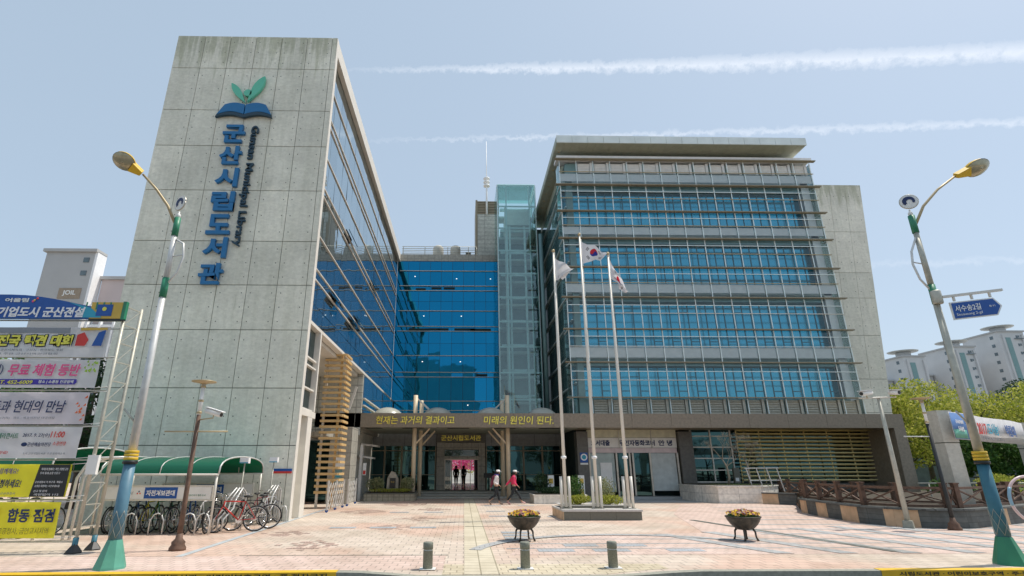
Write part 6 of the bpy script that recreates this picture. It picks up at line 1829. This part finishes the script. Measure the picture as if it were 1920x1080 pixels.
M_shoeP = mat('pink_shoe', (.60, .36, .34), .6)
M_shoeT = mat('tan_shoe', (.42, .30, .22), .6)
p1 = person('person in white jacket, white hat and maroon shoulder bundle walking right past the doors', (1.62, 28.5, .012), 0,
    dict(hip=.86, chest=(.03, 0, 1.20), neck=(.07, 0, 1.39), head=(.10, 0, 1.50),
         legL=((.10, .47), (.16, .10), (.30, .05)), legR=((-.04, .44), (-.36, .18), (-.30, .05)),
         armL=((-.10, 1.02), (.06, .84)), armR=((-.12, 1.04), (.10, .92))), M_jw, M_tb, M_shoeT, M_white, True)
mb = MB(); mb.tube([(-.02, -.15, 1.36), (-.12, -.10, 1.28), (-.20, 0, 1.0), (-.26, .05, .80)], [.05, .09, .08, .045], 10); mb.build('shoulder_bundle', M_maroon, None)
sb_ = bpy.data.objects['shoulder_bundle']; sb_.parent = p1
mb = MB(); mb.blob((.03, 0, 1.38), .115, 14, 8, (1.1, 1.15, .5)); o = mb.build('scarf', M_violet, None); o.parent = p1
p2 = person('person in crimson jacket and pale cap striding right, ahead of the one in white', (2.52, 28.7, .012), 0,
    dict(hip=.86, chest=(.0, 0, 1.20), neck=(.03, 0, 1.38), head=(.07, 0, 1.49),
         legL=((.22, .49), (.40, .12), (.54, .07)), legR=((-.10, .46), (-.34, .14), (-.22, .03)),
         armL=((-.20, 1.06), (-.38, .88)), armR=((-.02, 1.02), (.16, .88))), M_jr, M_tb, M_shoeP, M_offw, True)
mb = MB(); mb.blob((.115, 0, 1.25), .06, 10, 8, (.5, 1, 2.0)); o = mb.build('shirt_front', M_bannerL, None); o.parent = p2
still = lambda a: dict(hip=.86, chest=(.0, 0, 1.20), neck=(.0, 0, 1.38), head=(.02, 0, 1.50),
         legL=((.03 * a, .46), (.02, .09), (.14, .04)), legR=((-.02, .46), (-.04, .09), (.08, .04)),
         armL=((-.03, 1.03), (.04, .82)), armR=((-.03, 1.03), (.05, .83)))
M_jd = mat('silhouette_jacket', (.015, .018, .02), .8)  # darkness of the backlit figures put into the jacket colour
person('dark silhouetted person standing left inside the hall doors', (-.62, 46.0, .35), R(80), still(1), M_jd, M_tb, M_tb, None)
person('dark silhouetted person standing right of another inside the hall doors', (-.02, 46.6, .35), R(110), still(-1), M_jd, M_tb, M_tb, None)

# ================================================================== BACKGROUND
M_apt = mat('apartment_render', (.60, .60, .60), .8, var=.05, scale=.3)
M_aptG = mat('apartment_grey', (.46, .46, .455), .8, var=.05, scale=.3)
M_aptP = mat('apartment_pink', (.56, .48, .47), .8, var=.05, scale=.3)
M_aptW = mat('apartment_window', (.12, .16, .18), .3, var=.3, scale=1)
M_disc = mat('roof_disc', (.62, .64, .63), .6)
def apartment(x0, x1, y, h_, label, disc=False, strip_=None, d=14, m_=None, floors=None, group='distant apartment blocks at right'):
    t = thing('apartment_building', label, 'building', ((x0 + x1) / 2, y + d / 2, -.4), group)
    if not disc and m_ is None: m_ = M_aptG
    MB().box(x0, x1, y, y + d, -.4, h_).build('wall', m_ or M_apt, t)
    cap = MB(); cap.box(x0 - .4, x1 + .4, y - .4, y + d, h_ + .01, h_ + .5)
    cap.build('roof_edge', M_aptG, t)
    nf = int(h_ / 2.9)
    ncol = max(1, int((x1 - x0) / 4))
    for c_ in range(ncol):
        cx_ = x0 + (c_ + .5) * (x1 - x0) / ncol
        if strip_ is not None and abs(cx_ - strip_) < 1.6: continue
        mb = MB()
        for f in range(1, nf):
            z = h_ - 2.2 - (f - 1) * 2.9
            if z < 1: break
            mb.box(cx_ - .7, cx_ - .1, y - .06, y - .005, z, z + .95); mb.box(cx_ + .05, cx_ + .5, y - .06, y - .005, z + .2, z + .95)
            if (f * 7 + c_ * 3) % 5 == 0: mb.box(cx_ - 1.5, cx_ + 1.5, y - .5, y - .005, z - .35, z - .15)
        mb.build('window_column', M_aptW, t)
    if disc:
        for fx in (.12, .86): MB().box(x0 + (x1 - x0) * fx, x0 + (x1 - x0) * fx + .5, y - .5, y - .002, 0, h_ - 1).build('wall_rib', M_apt, t)
    bal = MB()
    for f in range(1, nf): bal.box(x1 - (x1 - x0) * .45, x1 - .6, y - .9, y - .08, h_ - 2.9 * f - 1.0, h_ - 2.9 * f)
    if not disc and group.startswith('distant'): bal.build('balcony', M_apt, t)
    sw = MB()
    if d < 5: return t
    for f in range(1, nf):
        z = h_ - 2.2 - (f - 1) * 2.9
        sw.box(x0 - .06, x0 - .005, y + 2, y + 3.2, z, z + 1.1)
    sw.build('side_window_column', M_aptW, t)
    if strip_ is not None:
        MB().box(strip_ - .9, strip_ + .9, y - .08, y - .006, 4, h_ - 2).build('stair_glazing', M_tealD, t)
    if disc:
        cx_ = (x0 + x1) / 2
        MB().lathe([(2.2, h_ + .51), (2.2, h_ + 2.2)], (cx_, y + 4, 0), 16).build('roof_drum', M_apt, t)
        MB().lathe([(.1, h_ + 2.21), (4.4, h_ + 2.4), (4.6, h_ + 2.6), (.1, h_ + 2.9)], (cx_, y + 4, 0), 28).build('roof_disc', M_disc, t)
    return t
apartment(146.6, 150.2, 186, 31, 'low narrow pale apartment block leftmost of the distant group')
apartment(151, 158.6, 180, 38.5, 'pale apartment tower with disc roof, left one behind the trees', True, 154)
apartment(160.4, 168.6, 190, 33.5, 'plain pale apartment wing right of the left disc tower')
apartment(169.2, 177.2, 180, 42, 'pale apartment tower with disc roof behind the right lamp post', True, 172.2)
apartment(180.4, 190.4, 192, 38, 'plain pale apartment wing between two disc towers')
apartment(187, 196.2, 180, 47.5, 'tallest pale apartment tower with disc roof at the right edge', True, 190.2)
apartment(198.6, 214, 186, 43, 'pale apartment wing at the very right edge')
la = apartment(-66.2, -58.6, 80, 34.3, 'grey apartment block with brown name panel on its blank end, at left', d=2.2, m_=M_aptG, group='apartment blocks at left')
for o in kids(la):
    if o.name.startswith(('window_column', 'side_window')): bpy.data.objects.remove(o)
for (x, z) in ((-60.2, 32.6), (-60.2, 30.4)): MB().box(x, x + .9, 79.92, 79.99, z, z + .8).build('window', M_aptW, la)
MB().box(-62.8, -59.4, 79.9, 79.99, 26.6, 28.3).build('name_panel', mat('name_panel_brown', (.33, .26, .19), .6), la)
text_mb('JOIL', (-61.1, 79.88, 27.45), 2.0, .95, ext=.03, bold=.03).build('lettering', M_offw, la)
MB().box(-58.59, -58.2, 80, 82.2, 0, 34.4).build('corner_fin', M_white, la)
lb = apartment(-58.0, -53.0, 82, 30.4, 'pinkish apartment block with white balcony grid beside the grey one', d=10, m_=M_aptP, group='apartment blocks at left')
for o in kids(lb):
    if o.name.startswith('window_column'): bpy.data.objects.remove(o)
gr = MB()
for k in range(7): gr.box(-57.2, -51.0, 79.5, 79.9, 4 + k * 3.0, 4.4 + k * 3.0)
for k in range(4): gr.box(-57.2 + k * 2.0, -56.9 + k * 2.0, 79.4, 79.9, 0, 25.5 - k * 1.2)
gr.build('balcony_frame', M_white, lb)
MB().box(-57, -51.2, 79.95, 81.9, 0, 22.6).build('balcony_glazing', M_aptW, lb)
MB().box(-52.99, -52.5, 82, 92, 0, 30.5).build('corner_fin', M_white, lb)

pav = thing('pavilion', 'grey flat-roofed pavilion half hidden by the bright trees at right', 'building', (47, 56, 0))
MB().box(42, 58, 54, 60, 7.6, 8.0).build('roof', M_aptG, pav)
MB().box(44, 56, 55, 59, 0, 7.59).build('wall', M_aptW, pav)
MB().box(50, 60, 52.5, 54, 5.4, 5.8).build('lower_roof', M_black, pav)

TREES = [  # x, y, h, spread, foliage, label
    (33.8, 43, 8.0, 3.2, F_spring, 'yellow-green spring tree just right of the concrete slab wall'),
    (38.5, 46, 8.9, 4.2, F_spring, 'broad yellow-green tree behind the black garden lamp'),
    (44.0, 47, 8.0, 4.2, F_spring, 'yellow-green tree behind the blue end of the banner'),
    (48.5, 45, 8.6, 4.4, F_spring, 'bright yellow-green tree above the white part of the banner'),
    (53.0, 46, 10.2, 4.4, F_spring, 'tall bright tree at the right edge'),
    (63.0, 60, 11.5, 4.0, F_dark, 'dark evergreen tree showing between the bright crowns at right'),
    (34.5, 37, 4.6, 2.4, F_green, 'mid-green tree below the bright crowns next to the end slab'),
    (38.5, 36, 4.4, 2.6, F_green, 'mid-green tree left of the first concrete pillar'),
    (43.0, 36, 4.2, 2.6, F_green, 'mid-green tree below the banner between the pillars'),
    (36.0, 56, 7.2, 4.0, F_dark, 'dark tree beyond the bright ones, left of the pavilion'),
]
for i, (x, y, h_, s_, fo, lab) in enumerate(TREES):
    make_tree(lab, (x, y, -.02), h_, s_, fo, 100 + i, n=8500, leaf=.24, trunk_h=.22, clumps=20, group='trees on the lawn at right')
for i, (x, y, r_, fo, lab) in enumerate(((31.5, 33, 1.3, F_spring, 'light green shrub by the end of the louvre block'), (26.5, 30.5, 1.1, F_green, 'green shrub behind the black garden lamp'),
        (30, 28.5, 1.2, F_green, 'green shrub right of the first pillar'), (34.5, 29, 1.4, F_spring, 'bright shrub below the middle of the banner'), (31, 25, .8, F_azal, 'low pink-flowering shrub behind the right fence'))):
    shrub(lab, (x, y, .0), (r_, r_, r_ * .6), fo, 2600, 200 + i, .13)
rail = thing('park_rail', 'long thin steel rail along the lawn behind the right fence', 'railing', (27, 27, 0))
MB().tube([(21, 26, 1.05), (40, 26, 1.05)], .035, 6).build('rail', M_galv, rail)
for i in range(8): MB().tube([(21.5 + i * 2.5, 26, 0), (21.5 + i * 2.5, 26, 1.05)], .03, 6).build('post', M_galv, rail)
for i, (x, y, h_, s_, lab) in enumerate(((-17.5, 26, 6.6, 3.0, 'dark green tree nearest the left side of the concrete tower'), (-23, 27, 6.8, 3.4, 'dark green tree behind the middle of the banner frame'), (-29, 26, 6.4, 3.4, 'dark green tree at the far left behind the banners'))):
    make_tree(lab, (x, y, 0), h_, s_, F_dark if i != 1 else F_green, 140 + i, n=5000, leaf=.24, trunk_h=.2, group='trees left of the tower')
# across the street, behind the camera: seen only mirrored in the glass
ap = apartment(-16, 4, -74, 30, 'pale apartment block across the street, mirrored in the blue glass', d=14, group='blocks across the street')
apartment(16, 40, -90, 16, 'low pale block across the street, mirrored in the office glass', d=14, group='blocks across the street')
for i in range(7):
    make_tree('street tree across the road, number %s from the left' % ('one', 'two', 'three', 'four', 'five', 'six', 'seven')[i], (-22 + i * 9, -24 - (i % 2) * 3, -.15), 6.5 + (i % 3), 3.6, F_dark, 160 + i, n=1800, leaf=.35, group='street trees across the road')
